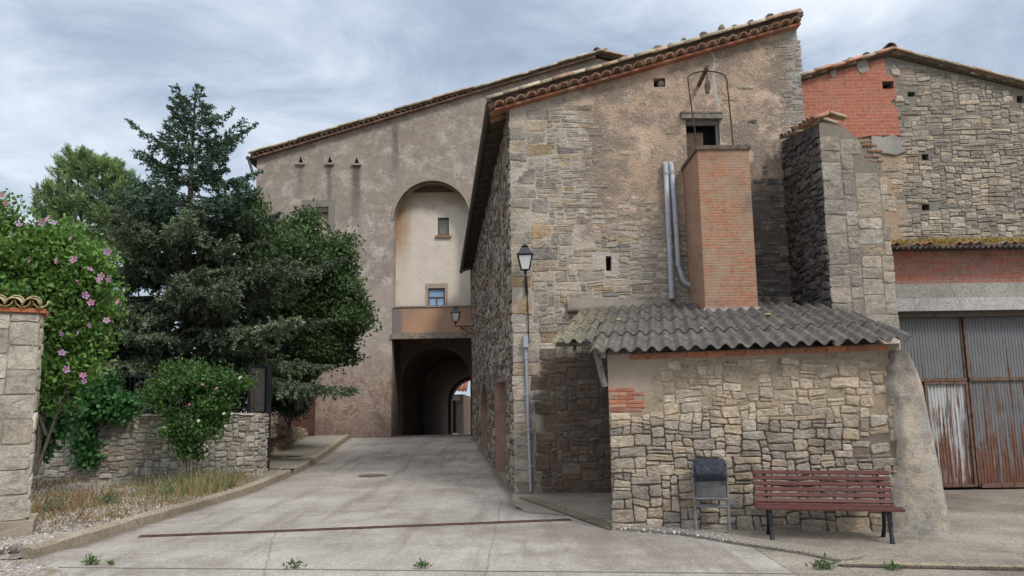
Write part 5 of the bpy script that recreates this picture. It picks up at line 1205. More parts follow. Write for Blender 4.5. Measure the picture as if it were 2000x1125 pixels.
# ------------------------------------------------------------------ bench
bF0 = at(1500, 1054, z=bz); bF1 = at(1748, 1060, z=bz)
bench = thing('park_bench', (0, 0, 0), 'dark red slatted bench on black iron legs against the shed wall', 'bench')
bc = (bF0 + bF1) / 2; ba = math.atan2(bF1.y - bF0.y, bF1.x - bF0.x)
BM = Matrix.Translation((bc.x, bc.y, bz)) @ Matrix.Rotation(ba, 4, 'Z'); bench.matrix_world = BM; W[bench.name] = BM
BL = 1.74
M_SLAT = m_plain('dark_red_paint', (.1, .032, .027), .62, 0, .25, 9, .4)
prof_b = [(-.06, .395, 0.0), (.03, .405, -.02), (.12, .395, -.08), (.205, .385, -.1), (.285, .395, .25), (.335, .445, 1.05), (.365, .515, 1.2), (.39, .585, 1.25), (.413, .655, 1.28), (.435, .725, 1.3), (.455, .795, 1.32)]
for i, (y, z, a) in enumerate(prof_b):
    s = MB(); d = Vector((0, math.cos(a), math.sin(a))); n_ = Vector((0, -math.sin(a), math.cos(a))); hw, ht = (.0255, .017)
    rnd = []
    for (p, q) in ((-1, -.6), (-.9, -1), (.9, -1), (1, -.6), (1, .6), (.9, 1), (-.9, 1), (-1, .6)): rnd.append((y + d.y * hw * p + n_.y * ht * q, z + d.z * hw * p + n_.z * ht * q))
    L_ = BL / 2 if i < 4 else BL / 2 - .03
    s.loft([[(x, b, c) for b, c in rnd] for x in (-L_, L_)]); s.build('slat', M_SLAT, bench, BM)
for sx in (-1, 1):
    x = sx * (BL / 2 - .17); M_CI = M_DKMETAL
    s = MB(); s.bar((x, -.03, .385), (x, .0 - .04, .2), .045, .05); s.tube([(x, .02, .37), (x, -.02, .22), (x, -.05, .1), (x, -.085, .0)], [.028, .024, .024, .03], 8); s.build('front_leg', M_CI, bench, BM)
    s = MB(); s.tube([(x, .26, .36), (x, .27, .22), (x, .32, .1), (x, .4, .0)], [.028, .024, .024, .03], 8); s.build('rear_leg', M_CI, bench, BM)
    s = MB(); pp = [(x, y + .02 * math.sin(a), z - .035 * math.cos(a)) if i < 5 else (x, y + .03, z - .01) for i, (y, z, a) in enumerate(prof_b)]; s.tube(pp, .018, 6); s.build('side_iron', M_CI, bench, BM)

# ------------------------------------------------------------------ litter bin
b0 = at(1360, 1040, z=bz); b1 = at(1425, 1041, z=bz); bc = (b0 + b1) / 2; hw = (b1 - b0).length / 2
TM = Matrix.Translation((bc.x, bc.y, bz)) @ Matrix.Rotation(ang, 4, 'Z')
lb = thing('litter_bin', bc, 'grey metal litter bin on tube frame with dark blue bag over its rim', 'bin'); lb.matrix_world = TM; W[lb.name] = TM
M_BIN = m_plain('grey_bin_paint', (.2, .205, .21), .55, .3, .25, 8, .4)
for sx in (-1, 1):
    s = MB(); s.tube([(sx * hw, 0, 0), (sx * hw, 0, .9)], .021, 10); s.tube([(sx * hw, 0, 0), (sx * hw, 0, .012)], .045, 10); s.build('post', M_BIN, lb, TM)
s = MB(); s.box((-hw, -.014, .33), (hw, .014, .37)); s.build('crossbar', M_BIN, lb, TM)
def rrect(hx, hy, z, dy=0, n=6, r=.08, wob=0, sd=0):
    pts = []
    for cx, cy, a0 in ((1, 1, 0), (-1, 1, 90), (-1, -1, 180), (1, -1, 270)):
        for k in range(n + 1):
            t_ = math.radians(a0 + 90 * k / n); q = Vector((cx * (hx - r) + r * math.cos(t_), cy * (hy - r) + r * math.sin(t_), 0))
            if wob: q *= 1 + wob * noise.noise(Vector((q.x * 22, q.y * 22, z * 6 + sd))) + wob * .6 * noise.noise(Vector((q.x * 50, q.y * 50, z * 14)))
            pts.append((q.x, q.y + dy, z))
    return pts
s = MB(); s.loft([rrect(hw - .035, .085, .43), rrect(hw - .03, .105, .45), rrect(hw - .03, .15, .9)], smooth=True); s.build('bucket', M_BIN, lb, TM)
s = MB(); s.box((-hw, -.118, .452), (hw, -.108, .47)); s.build('rim_band', M_BIN, lb, TM)
hem = [(x, y, z + .035 * noise.noise(Vector((x * 9, y * 9, 4)))) for x, y, z in rrect(hw - .004, .172, .685, 0, 10, .08, .06, 2)]
s = MB(); s.loft([hem] + [rrect(hw - .01 + .012 * math.sin(k * 1.3), .175 + .055 * math.sin(math.pi * (k + .5) / 8), .72 + .03 * k, -.004, 10, .08, .11, 2) for k in range(8)] + [rrect(hw - .02, .17, .965, 0, 10, .08, .05), rrect(hw - .05, .13, .97, 0, 10, .07), rrect(hw - .07, .12, .90, 0, 10, .07)], smooth=True)
def m_bag():
    t = NT('dark_blue_plastic', .38, .6); o = t._o
    h = t.math('ADD', t.noise(7, 5, .6, vec=t.map(o, (3.2, 1, 1), rot=(0, .5, 0)), dist=1.5), t.math('MULTIPLY', t.noise(16, 4, .6, vec=t.map(o, (1, 1, 2.5), rot=(0, -.6, 0)), dist=1), .6))
    return t.done(t.mix(t.noise(5, 4, .6), (.02, .028, .045), (.036, .048, .07)), t.bump(h, 1.0, .06))
s.build('bag', m_bag(), lb, TM)

# ------------------------------------------------------------------ gate pier at the left
GP = at(48, 1052, z=.03); GPY = GP.y
gpier = thing('gate_pier', (GP.x - .5, GPY, 0), 'pale stone block gate pier with a tiled cap at the left edge', 'pier')
PANG = .5; GPM = frame((GP.x, GPY, 0), PANG); gw = 1.1; zg = hp(40, 612, GPY)[1]
s = MB(); s.box((-gw, .0, -.2), (-.0, .6, zg)); s.build('core', m_mortar('pier_mortar', (.36, .31, .24), (.29, .24, .18), (.2, .16, .12)), gpier, GPM)
s = MB(); PALP = [(.54, .49, .40), (.48, .44, .365), (.58, .53, .44), (.5, .44, .35)]
masonry(s, -gw, .0, .28, zg - .02, .12, .115, PALP, lambda a, b, c, d, r: True, 81, .016, (.012, .024), (3, 4, 5, 6), (2, 3, 3, 3), .014)
s.build('facing_blocks', m_stone('pale_stone', (1, 1, 1), .35), gpier, GPM)
s = MB(); masonry(s, .0, .6, .28, zg - .02, .11, .1, PALP, lambda a, b, c, d, r: True, 82, .022, (.015, .03), (2, 3, 5), (2, 3, 3), .02)
s.build('side_blocks', bpy.data.materials['pale_stone'], gpier, frame((GP.x, GPY, 0), math.pi / 2 + PANG))
s = MB(); s.box((-gw - .05, -.08, -.1), (.09, .7, .27), jit=.03, rng=random.Random(6)); s.build('footing', m_mortar('footing_plaster', (.4, .35, .27), (.33, .28, .22)), gpier, GPM)
s = MB(); s.box((-gw, -.06, zg), (.06, .66, zg + .06)); s.build('brick_course', m_plain('pier_brick', (.4, .14, .07), .9, 0, .3), gpier, GPM)
s = MB(); rg = random.Random(21); 
lc_ = [(.4, .3, .13), (.42, .33, .2), (.38, .24, .15), (.36, .3, .17)]
for k in range(6):
    x = .0 - k * .215 - .02
    tile(s, (x - .1, -.14, zg + .085), (0, 1, .14), Vector((0, 0, 1)), .5, .115, .105, tcol(rg, lc_)); tile(s, (x - .1, .28, zg + .17), (0, 1, -.1), Vector((0, 0, 1)), .5, .115, .105, tcol(rg, lc_))
    tile(s, (x + .01, -.11, zg + .16), (0, 1, .14), Vector((0, 0, 1)), .5, .1, .1, tcol(rg, lc_), hollow_up=True)
s.build('cap_tiles', M_TILE if 0 else m_vcol('lichen_tile', .9, .35, (.4, .33, .1)), gpier, GPM)

# ------------------------------------------------------------------ garden wall, fence and gate
WY = 18.3
gwall = thing('garden_wall', (-9, WY, 0), 'long low pale rubble garden wall behind the dry verge', 'wall')
wX1 = hp(497, 850, WY)[0]; wz = hp(400, 811, WY)[1]; wX0 = -16.0
s = MB(); s.box((wX0, WY, -.2), (wX1, WY + .45, wz)); s.box((wX1 - .45, WY + .4505, -.2), (wX1, WY + .95, wz)); s.build('wall_core', m_mortar('garden_mortar', (.36, .33, .27), (.28, .25, .2), (.15, .13, .1)), gwall)
PALW = [(.5, .47, .41), (.44, .41, .36), (.4, .36, .3), (.36, .3, .23), (.52, .49, .44), (.34, .315, .28)]
s = MB(); masonry(s, -12.6, wX1, .0, wz, .075, .065, PALW, lambda a, b, c, d, r: r.random() < .96, 91, .03, (.01, .04), (2, 2, 3, 3, 4), (1, 2, 2, 3), .06)
s.build('facing_stones', m_stone('pale_rubble', (1, 1, 1), .5, 1.0, .4), gwall, frame((0, WY, 0)))
s = MB(); masonry(s, .0, .95, .0, wz, .075, .065, PALW, lambda a, b, c, d, r: True, 92, .03, (.02, .05), (2, 3, 3, 4), (1, 2, 2, 3), .04)
s.build('end_facing_stones', bpy.data.materials['pale_rubble'], gwall, frame((wX1, WY, 0), math.pi / 2))
s = MB(); rg = random.Random(3)
for k in range(30):
    x = wX1 - .2 - k * .33; s.box((x - .16, WY - .03, wz), (x + .16, WY + .48, wz + rg.uniform(.03, .06)), jit=.015, rng=rg)
s.build('coping', m_plain('wall_coping', (.42, .39, .33), .95, 0, .3, 5), gwall)
# second wall running up along the pavement
g2a = at(527, 897, z=.2); g2a.z = 0; g2b = at(609, 850, z=.5); g2b.z = 0; g2b = g2a + (g2b - g2a) * ((30.8 - g2a.y) / (g2b.y - g2a.y))
print('wall2', g2a, g2b); a2 = math.atan2(g2a.y - g2b.y, g2a.x - g2b.x)
gw2 = thing('garden_wall', (g2a + g2b) / 2, 'short pale rubble wall climbing beside the pavement to the arched house', 'wall')
L2w = (g2a - g2b).length; M2 = frame(g2b, math.atan2(g2b.y - g2a.y, g2b.x - g2a.x))
M2 = frame(g2a, math.atan2(g2b.y - g2a.y, g2b.x - g2a.x))            # local x away from the camera, +X side is local -y
zt0 = hp(527, 825, g2a.y)[1]; zt1 = hp(606, 838, 30.8)[1]
wall_mb([(0, -.2), (L2w, -.2), (L2w, zt1), (0, zt0)], [], .4).build('wall_core', bpy.data.materials['garden_mortar'], gw2, M2)
s = MB(); masonry(s, .0, L2w, .1, zt0, .09, .07, [(.36, .3, .22), (.3, .25, .19), (.4, .34, .26), (.28, .22, .16)], lambda a, b, c, d, r: d < zt0 + (zt1 - zt0) * b / L2w + .03, 95, .03, (.02, .05), (2, 3, 3, 4), (1, 2, 2, 3), .04)
s.build('facing_stones', M_STONE, gw2, M2)
# railing on the wall
rail = thing('railing', (-9, WY + .25, wz), 'dark metal railing with thin bars on top of the garden wall', 'railing')
s = MB()
for z in (wz + .15, wz + .95): s.bar((-12.8, WY + .25, z), (wX1 - .1, WY + .25, z), .03, .035)
s.build('rails', M_DKMETAL, rail)
s = MB(); x = -12.8
while x < wX1 - .1: s.bar((x, WY + .25, wz + .02), (x, WY + .25, wz + 1.02), .014, .014); x += .12
bar_o = s.build('bars', M_DKMETAL, rail)
gate = thing('metal_gate', (wX1 - .2, WY + .8, wz), 'dark ribbed metal gate panel beside the end of the garden wall', 'gate')
ga, gb = hp(486, 760, WY + .3)[0], hp(519, 760, WY + 1.2)[0]
s = MB(); GTM = frame((ga, WY + .3, 0), math.atan2(.9, gb - ga)); gl = math.hypot(.9, gb - ga); ribs(s, 0, gl, wz + .03, wz + 1.15, 0, .09, .02); s.build('panel', m_plain('gate_metal', (.07, .065, .06), .8, .1, .3), gate, GTM)
s = MB(); frame_bars(s, 0, gl, wz + .02, wz + 1.18, .04, -.03, .03); s.build('gate_frame', M_DKMETAL, gate, GTM)
pp = at(522, 890, Y=WY + 1.03); post = thing('gate_post', (pp.x, pp.y, .1), 'slim dark steel gate post at the end of the garden wall', 'post')
s = MB(); s.box((pp.x - .05, pp.y - .05, 0), (pp.x + .05, pp.y + .05, wz + 1.2)); s.build('upright', M_DKMETAL, post)
s = MB(); s.box((pp.x - .06, pp.y - .06, wz + 1.2), (pp.x + .06, pp.y + .06, wz + 1.22)); s.build('post_cap', M_DKMETAL, post)
# garden soil behind the walls
s = MB(); s.add([(-40, WY + .4, .9), (wX1 - .3, WY + .4, .9), (wX1 - .5, 20.6, .9), (g2b.x - .2, 31.0, .55), (-40, 60, .7)], [(0, 1, 2, 3, 4)]); tag(s.build('garden_soil', m_plain('soil', (.07, .055, .04), .95), recalc=False), kind='structure')
# reddish wall beside the arched house
rw = at(592, 790, Y=30.3); s = MB(); s.box((-.7, 0, .2), (.42, .25, 2.75)); redw = thing('red_wall', (rw.x, 30.3, .3), 'dark red plastered wall stub at the corner of the arched house', 'wall')
s.build('wall_core', m_plain('red_plaster', (.1, .045, .035), .9, 0, .3, 3), redw, Matrix.Translation((rw.x, 30.3, 0)))
s = MB(); s.box((-.76, -.05, 2.752), (.46, .3, 2.82)); s.build('coping', m_plain('red_coping', (.16, .09, .07), .9, 0, .3, 3), redw, Matrix.Translation((rw.x, 30.3, 0)))

# ------------------------------------------------------------------ trees and plants
def spruce(root_xy, z0, ztop, Lmax, seed, label):
    X, Y = root_xy; rs = np.random.RandomState(seed); t = thing('spruce_tree', (X, Y, z0), label, 'tree')
    s = MB(); s.tube([(X, Y, z0), (X + .03, Y, z0 + 3), (X - .02, Y, z0 + 6), (X, Y, ztop)], [.2, .15, .09, .015], 10); s.build('trunk', M_BARK, t)
    P = []; D = []; LN = []; C = []; br = MB(); zb = z0 + 2.5; z = zb; az = 0.0
    def shoots(p0, d, ln, n, wgt, tone):
        f = rs.uniform(.05, 1, n); q = p0[None] + d[None] * (ln * f)[:, None] + rs.normal(0, .015, (n, 3))
        P.append(q); D.append(d[None] * 1.0 + rs.normal(0, .42, (n, 3))); LN.append(rs.uniform(.06, .13, n) * wgt); C.append(vary(tone, n, rs, .35, .12))
    while z < ztop - .12:
        f = (z - zb) / (ztop - zb); nb = 5 if f < .55 else 3
        step = .21 + .09 * f
        for k in range(nb):
            a = az + 2 * math.pi * (k + rs.uniform(-.25, .25)) / nb
            L = Lmax * (1 - f) ** .72 * rs.uniform(.5, 1.22) + .12
            if f < .18: L *= 1.0
            if f < .4: L *= 1.12
            a1 = -.33 + .53 * f + rs.uniform(-.12, .12); b1 = .22 + .25 * f
            out = np.array([math.cos(a), math.sin(a), 0]); side = np.array([-math.sin(a), math.cos(a), 0]); zz = z + rs.uniform(-.12, .12)
            bend = rs.uniform(-.2, .2)
            def pos(s_): return np.array([X, Y, zz]) + out * L * s_ + side * (bend * L * s_ * s_) + np.array([0, 0, L * (a1 * s_ + b1 * s_ * s_ - .06 * s_)])
            br.tube([tuple(pos(q)) for q in (0, .35, .7, 1)], [.032 * (1 - f) + .012, .022 * (1 - f) + .01, .012, .004], 5, cap=False)
            tone = np.array([.066, .11, .076]) if f > .45 else np.array([.112, .142, .088])
            tone = tone * rs.uniform(.75, 1.35)
            ntw = int(6 + L * (13 + 5 * (1 - f)))
            for j in range(ntw):
                s_ = .18 + .82 * (j + rs.uniform(0, 1)) / ntw; p = pos(s_); q = pos(min(1, s_ + .05)) - pos(s_ - .05); q /= np.linalg.norm(q)
                sg = 1 if j % 2 else -1
                d = q * rs.uniform(.5, .9) + side * sg * rs.uniform(.45, 1.0) + np.array([0, 0, rs.uniform(-.45, .12) - .15 * (1 - f)]); d /= np.linalg.norm(d)
                ln = (.12 + .34 * L * (1 - s_) ** .8 * .8) * rs.uniform(.6, 1.15)
                tt = tone * rs.uniform(.55, 1.6); shoots(p, d, ln, int(8 + ln * 60), 1.0, tt)
                if ln > .3:
                    for _ in range(2):
                        pm = p + d * ln * rs.uniform(.35, .8); d2 = d * .7 + rs.normal(0, .5, 3) + np.array([0, 0, -.2]); d2 /= np.linalg.norm(d2); shoots(pm, d2, ln * .45, int(6 + ln * 26), 1.0, tt)
            shoots(pos(.85), pos(1) - pos(.85), 1.2, 10, 1.1, tone * 1.15)
        az += 1.1; z += step * rs.uniform(.85, 1.15)
    shoots(np.array([X, Y, ztop - .5]), np.array([0, 0, 1.0]), .55, 50, 1.0, np.array([.045, .062, .05]))
    br.build('branch', M_BARK, t)
    P = np.concatenate(P); D = np.concatenate(D); LN = np.concatenate(LN); C = np.concatenate(C)
    quads('needles', blades(P, D, LN, .04, rs), C, M_NEEDLE, t); return len(P)
sp = at(358, 700, Y=21.3); spz = at(372, 163, Y=21.3).z
n1 = spruce((sp.x, 21.3), .8, spz - .3, 3.9, 5, 'tall dark blue-green spruce tree with drooping lower boughs behind the garden wall')

def lobes(bl, n, frac, seed, keep=.7):
    r = np.random.RandomState(seed); out = []
    for b in bl:
        out.append((b[0], b[1], b[2], b[3] * keep, b[4] * keep, b[5] * keep))
        for _ in range(n):
            d = unit(r.normal(size=(1, 3)))[0]; f = frac * r.uniform(.6, 1.35); q = r.uniform(.72, 1.02)
            out.append((b[0] + d[0] * b[3] * q, b[1] + d[1] * b[4] * q, b[2] + d[2] * b[5] * q, b[3] * f, b[4] * f, b[5] * f * .8))
    return out
def broadleaf(name, label, root, blobs, ncl, per, leaf, tone, seed, trunk=True, crad=.22, cat='tree', partname='foliage', wd=.45, up=.25, inner=.35, gp=None):
    rs = np.random.RandomState(seed); t = thing(name, root, label, cat, gp)
    vol = np.array([b[3] * b[4] * b[5] for b in blobs]) ** .67; pk = rs.choice(len(blobs), ncl, p=vol / vol.sum()); B = np.array(blobs)[pk]
    dirs = unit(rs.normal(size=(ncl, 3))); rad = rs.uniform(inner, 1.0, ncl) ** .5
    cen = B[:, :3] + dirs * rad[:, None] * B[:, 3:6]
    lc = np.repeat(cen, per, 0); ld = np.repeat(dirs, per, 0); n = len(lc)
    P = lc + rs.normal(0, crad, (n, 3)) * np.array([1, 1, .8]); D = rs.normal(0, 1, (n, 3)) * .8 + ld * .5 + np.array([0, 0, up])
    cl = np.repeat(rs.uniform(.55, 1.45, (ncl, 1)), per, 0); C = vary(tone, n, rs, .3, .15) * cl
    s = MB(); rt = Vector(root)
    if trunk:
        for b in blobs[:7]:
            e = Vector(b[:3]); m = rt.lerp(e, .5) + Vector((rs.uniform(-.15, .15), rs.uniform(-.1, .1), .1)); r_ = .02 + .012 * b[3] if cat != 'tree' else .05 + .03 * b[3]
            s.tube([rt, m, e], [r_ * 1.3, r_, r_ * .3], 7)
        for i in rs.choice(ncl, min(ncl, 60), replace=False):
            b = blobs[int(np.argmin([np.linalg.norm(np.array(q[:3]) - cen[i]) for q in blobs[:7]]))]; s.tube([Vector(b[:3]), Vector(cen[i])], [.018, .006], 4, cap=False)
        s.build('trunk', M_BARK, t)
    quads(partname, blades(P, D, rs.uniform(.7, 1.25, n) * leaf, leaf * wd, rs), C, M_LEAF, t)
    return t, cen, dirs
def blob(px, py, Y, rpx, rpy, dpt=None):
    p = at(px, py, Y=Y); k = Y / FPX; return (p.x, p.y, p.z, rpx * k, dpt or (rpx + rpy) / 2 * k, rpy * k)
OY = 23.5
broadleaf('oak_tree', 'mid green broadleaf tree with dense small leaves in front of the arched house', tuple(at(580, 800, Y=OY)), lobes([blob(610, 600, OY, 80, 95), blob(655, 560, OY, 60, 90), blob(585, 452, OY, 34, 48), blob(560, 540, OY, 70, 110), blob(500, 440, OY, 60, 70), blob(690, 610, OY - .4, 40, 50), blob(640, 680, OY - .3, 50, 45), blob(575, 680, OY - .2, 60, 50), blob(520, 560, OY, 50, 100), blob(668, 505, OY, 26, 24)], 9, .34, 7), 1250, 52, .15, (.066, .108, .04), 3, crad=.17)
PY2 = 27
def pine():
    rs = np.random.RandomState(8); c0 = at(185, 520, Y=PY2); t = thing('pine_tree', (c0.x, PY2, .6), 'light yellow-green pine tree with brushy tufts behind the spruce', 'tree')
    bl = [blob(170, 375, PY2, 60, 60), blob(215, 395, PY2, 50, 60), blob(110, 405, PY2, 32, 34), blob(240, 430, PY2, 40, 60), blob(165, 445, PY2, 60, 50), blob(150, 330, PY2, 24, 26), blob(200, 350, PY2, 40, 26), blob(150, 500, PY2, 60, 60), blob(230, 520, PY2, 60, 60)]
    s = MB(); 
    for b in bl: s.tube([(c0.x, PY2, .6), (c0.x + .1, PY2, 4.0), b[:3]], [.16, .1, .03], 7)
    s.build('trunk', M_BARK, t)
    ncl = 800; B = np.array(bl)[rs.randint(0, len(bl), ncl)]; dr = unit(rs.normal(size=(ncl, 3))); cen = B[:, :3] + dr * B[:, 3:6] * rs.uniform(.4, 1, (ncl, 1)) ** .5
    td = unit(dr * .7 + np.array([0, 0, .9]) + rs.normal(0, .25, (ncl, 3))); per = 60
    f = rs.uniform(0, .42, (ncl, per, 1)); P = (cen[:, None] + td[:, None] * f + rs.normal(0, .025, (ncl, per, 3))).reshape(-1, 3)
    D = (td[:, None] * 1.0 + rs.normal(0, .42, (ncl, per, 3))).reshape(-1, 3); n = len(P)
    C = vary((.22, .31, .14), n, rs, .3, .12) * np.repeat(rs.uniform(.6, 1.3, (ncl, 1)), per, 0)
    quads('needles', blades(P, D, rs.uniform(.14, .24, n), .028, rs), C, M_NEEDLE, t)
pine()
# hibiscus
def flowers(root, pts, cols, r, seed):
    rs = np.random.RandomState(seed); rg = random.Random(seed)
    for p in pts:
        s = MB(); d = (Vector((0, -1, .25)) + Vector(rs.normal(0, .5, 3))).normalized(); a = d.orthogonal().normalized(); b = d.cross(a); c = rg.choice(cols); rr = r * rg.uniform(.75, 1.15); ph = rg.uniform(0, 6)
        for k in range(5):
            t0 = ph + k * 2 * math.pi / 5; ax = lambda t_: a * math.cos(t_) + b * math.sin(t_)
            s.add([p, p + ax(t0 - .5) * rr * .75 + d * rr * .35, p + ax(t0) * rr + d * rr * .4, p + ax(t0 + .5) * rr * .75 + d * rr * .35], [(0, 1, 2, 3)], [tuple(x * .5 for x in c), c, tuple(min(1, x * 1.1) for x in c), c])
        s.tube([p, p + d * rr * .6], rr * .07, 5, (.7, .66, .5)); s.build('flower', M_PETAL, root, recalc=False)
HBY = 14.3
hb_bl = lobes([blob(120, 520, HBY, 80, 75), blob(150, 590, HBY, 72, 80), blob(60, 560, HBY, 90, 90), blob(110, 660, HBY, 70, 70), blob(20, 500, HBY, 60, 70), blob(110, 460, HBY, 40, 40), blob(6, 430, HBY, 22, 50), blob(30, 640, HBY, 60, 70), blob(175, 520, HBY, 40, 40), blob(130, 720, HBY, 45, 35), blob(88, 765, HBY, 30, 36), blob(70, 730, HBY, 40, 40)], 6, .36, 8, .85)
hib, _c, _d = broadleaf('hibiscus_bush', 'tall hibiscus bush with many lilac flowers behind the gate pier', tuple(at(68, 930, Y=HBY)), hb_bl, 800, 44, .105, (.1, .19, .04), 12, True, .15, 'bush', wd=.55, inner=.45)
fl = [(6, 381), (12, 396), (95, 428), (140, 466), (82, 434), (106, 436), (210, 491), (213, 545), (175, 527), (154, 549), (232, 590), (95, 614), (165, 577), (178, 592), (60, 510), (38, 440), (28, 460), (155, 650), (122, 650), (163, 734), (128, 722), (177, 635), (208, 626), (190, 548), (121, 690), (145, 508), (165, 743), (199, 540), (112, 510)]
flowers(hib, [at(x, y, Y=HBY - .62 - .25 * abs(math.sin(x))) for x, y in fl], [(.56, .28, .5), (.62, .34, .56), (.5, .26, .52), (.6, .25, .42)], .075, 4)
s = MB(); 
for a_, b_ in (((70, 790), (90, 850)), ((62, 760), (70, 800))): s.tube([at(*a_, Y=HBY - .1), at(*b_, Y=HBY)], .03, 6)
s.build('stem', M_BARK, hib)
VY = 16.6
vb = lobes([blob(350, 745, VY, 50, 30), blob(405, 745, VY, 45, 32), blob(310, 762, VY, 28, 24), blob(445, 765, VY, 26, 26), blob(340, 790, VY, 40, 32), blob(410, 795, VY, 42, 34), blob(375, 830, VY, 40, 32), blob(405, 838, VY, 26, 26), blob(366, 872, VY, 22, 26), blob(468, 748, VY, 10, 10), blob(325, 735, VY, 16, 18)], 6, .38, 9, .8)
v2, _c, _d = broadleaf('hibiscus_bush', 'wedge-shaped dark green hibiscus bush against the garden wall with a few pale flowers', tuple(at(365, 915, Y=VY)), vb, 430, 40, .085, (.06, .125, .03), 13, True, .11, 'bush', wd=.5, inner=.3, up=.7)
flowers(v2, [at(x, y, Y=VY - .85) for x, y in ((396, 752), (424, 759), (371, 790))], [(.62, .22, .32)], .036, 5)
flowers(v2, [at(x, y, Y=VY - .8) for x, y in ((438, 808), (454, 808), (388, 822), (320, 836), (470, 738), (441, 832))], [(.8, .78, .76)], .04, 6)
s = MB(); rg = random.Random(5)
for k in range(4): s.tube([at(365 + (k - 1.5) * 5, 918, Y=VY), at(366 + (k - 1.5) * 8, 850, Y=VY - .1), at(370 + (k - 1.5) * 22, 780, Y=VY)], [.028, .02, .01], 6)
s.build('stem', m_plain('pale_bark', (.3, .27, .22), .9), v2)
# creeper over the wall
KY = WY - .12
vine_b = [blob(215, 790, KY, 45, 26, .2), blob(180, 800, KY, 35, 30, .2), blob(245, 800, KY, 28, 20, .2), blob(165, 850, KY, 17, 40, .15), blob(165, 895, KY, 12, 22, .12), blob(85, 830, KY - 1.5, 34, 26, .2), blob(110, 815, KY - 1.3, 36, 20, .2), blob(75, 870, KY - 1.5, 22, 20, .15), blob(190, 760, KY + .1, 45, 24, .3)]
broadleaf('creeper', 'broad-leaved green creeper hanging over the garden wall beside the hibiscus', tuple(at(165, 930, Y=KY)), vine_b, 190, 36,   .12, (.05, .14, .042), 15, False, .11, 'creeper', wd=.85, inner=.1)
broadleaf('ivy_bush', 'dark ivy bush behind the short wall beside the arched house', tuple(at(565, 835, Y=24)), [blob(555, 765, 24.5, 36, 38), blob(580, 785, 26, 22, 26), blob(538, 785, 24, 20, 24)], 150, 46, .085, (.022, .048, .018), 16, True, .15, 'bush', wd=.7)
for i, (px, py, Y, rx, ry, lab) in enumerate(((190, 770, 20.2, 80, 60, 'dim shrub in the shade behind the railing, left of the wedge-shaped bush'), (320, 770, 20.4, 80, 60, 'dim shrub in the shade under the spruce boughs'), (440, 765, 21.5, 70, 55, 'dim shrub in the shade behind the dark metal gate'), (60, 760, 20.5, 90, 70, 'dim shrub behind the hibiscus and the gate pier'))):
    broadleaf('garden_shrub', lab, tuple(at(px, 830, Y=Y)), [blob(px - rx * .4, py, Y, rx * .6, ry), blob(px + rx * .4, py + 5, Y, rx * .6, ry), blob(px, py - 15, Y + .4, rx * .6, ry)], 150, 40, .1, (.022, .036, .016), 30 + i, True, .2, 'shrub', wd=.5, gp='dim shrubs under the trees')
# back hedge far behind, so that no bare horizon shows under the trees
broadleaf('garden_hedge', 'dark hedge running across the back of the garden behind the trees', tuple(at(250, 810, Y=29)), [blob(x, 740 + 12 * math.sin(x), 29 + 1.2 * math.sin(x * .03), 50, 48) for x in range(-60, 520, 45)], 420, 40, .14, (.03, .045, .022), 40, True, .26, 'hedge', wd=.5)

# verge grass, weeds, pebbles
rs = np.random.RandomState(6)
def scatter(n, dens, x0, x1, y0, y1):
    P = np.stack([rs.uniform(x0, x1, n), rs.uniform(y0, y1, n), np.zeros(n)], 1)
    k = np.array([dens(p[0], p[1]) for p in P]); P = P[rs.uniform(0, 1, n) < k]
    P[:, 2] = [hroad(p[1]) + .05 for p in P]; return P
def on_verge(x, y): return y > 9.6 and x < kerbX(y) - .2
def dd(x, y):
    if not on_verge(x, y): return 0
    base = .45 + 1.5 * noise.noise(Vector((x * .7, y * .7, 4))); near = smooth(10.5, 13, y)
    return max(0, base) * near * (1 - .75 * smooth(-9.5, -12, x))
P = scatter(52000, dd, -12.5, -5.5, 9.6, 18.2); n = len(P)
dry = rs.uniform(0, 1, n); C = np.where(dry[:, None] < .4, vary((.24, .11, .045), n, rs, .35), np.where(dry[:, None] < .8, vary((.27, .22, .125), n, rs, .3), vary((.11, .15, .06), n, rs, .3)))
hgt = rs.uniform(.06, .2, n) + .35 * (rs.uniform(0, 1, n) < .05) * rs.uniform(.3, 1, n)
D = np.stack([rs.normal(0, .45, n), rs.normal(0, .45, n), np.ones(n)], 1)
tag(quads('dry_grass', blades(P, D, hgt, .012, rs), C, M_DRY), 'dry straw-coloured grass and weeds growing on the gravel verge', 'grass', kind='stuff')
# taller stalks at the foot of the wedge bush
P = scatter(6500, lambda x, y: (1 if on_verge(x, y) else 0) * math.exp(-((x + 6.35) / .7) ** 2 - ((y - 16.2) / 1.3) ** 2), -8.5, -5.5, 13.5, 18.1); n = len(P)
C = np.where(rs.uniform(0, 1, n)[:, None] < .6, vary((.33, .27, .14), n, rs, .3), vary((.13, .19, .07), n, rs, .3)); D = np.stack([rs.normal(0, .38, n), rs.normal(0, .3, n), np.ones(n)], 1)
tag(quads('tall_grass', blades(P, D, rs.uniform(.15, .8, n) * rs.uniform(.5, 1, n), .011, rs), C, M_DRY), 'tall yellowing grass stalks at the foot of the wedge-shaped bush', 'grass', kind='stuff')
P = scatter(22000, lambda x, y: 1.0 if (x < kerbX(y) - .2 and y > 9.3) or (y <= 9.3 and x < kerbX(KY0) - .1 + 1.1 * max(0, KY0 - y)) else 0, -12, -5.4, 7.6, 18.2); n = len(P); P[:, 2] += -.03
s = MB(); rg = random.Random(44)
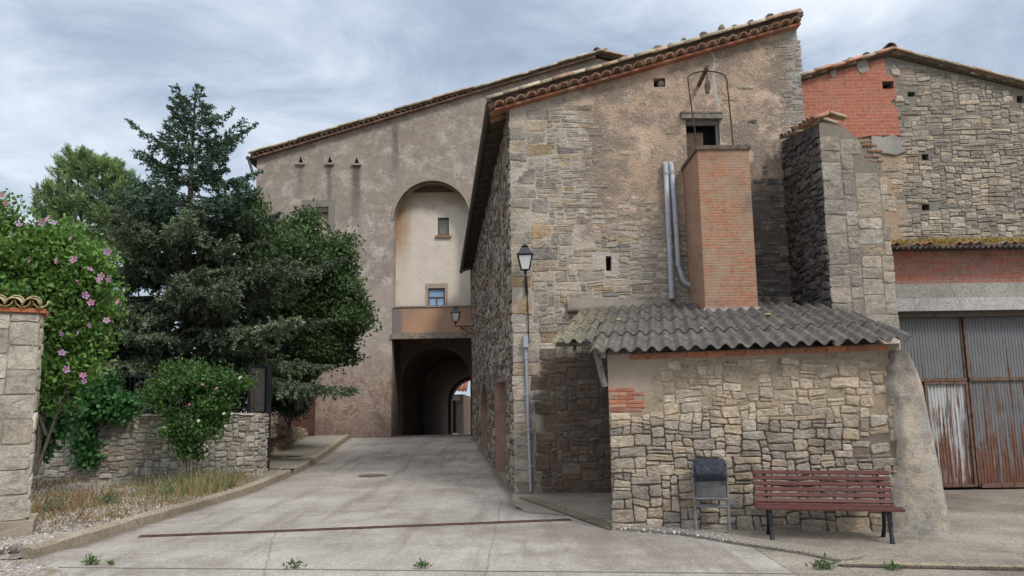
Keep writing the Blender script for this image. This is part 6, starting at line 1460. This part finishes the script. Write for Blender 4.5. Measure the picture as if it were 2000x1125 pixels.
for p in P[:8500]:
    a = rg.uniform(.012, .03); k = rg.choice([(.3, .28, .25), (.42, .4, .36), (.2, .18, .16), (.48, .45, .4), (.34, .27, .2)]); t0 = rg.uniform(0, 3)
    zb_ = .02 + (.01 if p[1] > KY0 - .1 else 0) + .07 * smooth(KY0, KY0 + 2, p[1]) + hroad(p[1])
    vs = [(p[0] + a * math.cos(t0 + q * 1.571) * rg.uniform(.7, 1.2), p[1] + a * math.sin(t0 + q * 1.571) * rg.uniform(.7, 1.2), zb_ + a * .2) for q in range(4)] + [(p[0], p[1], zb_ + a * rg.uniform(.7, 1.2))]
    s.add(vs, [(0, 1, 4), (1, 2, 4), (2, 3, 4), (3, 0, 4)], k)
tag(s.build('pebbles', m_vcol('pebble_stone', .9, .2), recalc=False), 'loose grey gravel spread over the verge', 'gravel', kind='stuff')
def weed(px, py, size, nlf, lab, seed, tone=(.075, .13, .045), z=.0):
    p = at(px, py, z=z); r2 = np.random.RandomState(seed); n = nlf; t = thing('weed', p, lab, 'weed', 'weeds in the concrete joints')
    Pp = np.array(p)[None] + np.stack([r2.normal(0, size * .3, n), r2.normal(0, size * .2, n), np.abs(r2.normal(0, size * .25, n))], 1)
    D = np.stack([r2.normal(0, .7, n), r2.normal(0, .5, n), np.abs(r2.normal(.6, .4, n))], 1)
    quads('leaves', blades(Pp, D, r2.uniform(.04, .09, n), .025, r2), vary(tone, n, r2, .3, .15), M_LEAF, t)
weed(177, 1103, .14, 60, 'leafy green weed in the concrete joint near the end of the kerb', 1)
weed(218, 1104, .07, 14, 'tiny weed just right of the leafy one near the kerb', 2, (.14, .16, .05))
weed(826, 1110, .12, 40, 'upright green weed at the near road joint in the middle of the picture', 3)
weed(575, 1111, .16, 34, 'flat weed patch in the near road joint left of the middle', 4)
weed(1607, 1112, .2, 90, 'spreading grey-green weed beside the end of the drain channel', 5, (.1, .14, .07))
weed(1743, 1114, .1, 34, 'small green weed at the edge of the ribbed drain channel', 6)
for i, (px, py, sz, lab) in enumerate(((330, 965, .3, 'low grey-green weed tuft on the verge near the middle of the kerb'), (425, 955, .34, 'large grey-green thistle tuft on the verge by the kerb, below the wedge bush'), (100, 1000, .3, 'grey-green weed tuft on the verge right of the gate pier'), (210, 985, .22, 'small green weed tuft amid the gravel of the verge'))):
    weed(px, py, sz * 1.3, 170, lab, 20 + i, (.11, .15, .085), .1)
print('spruce shoots', n1)
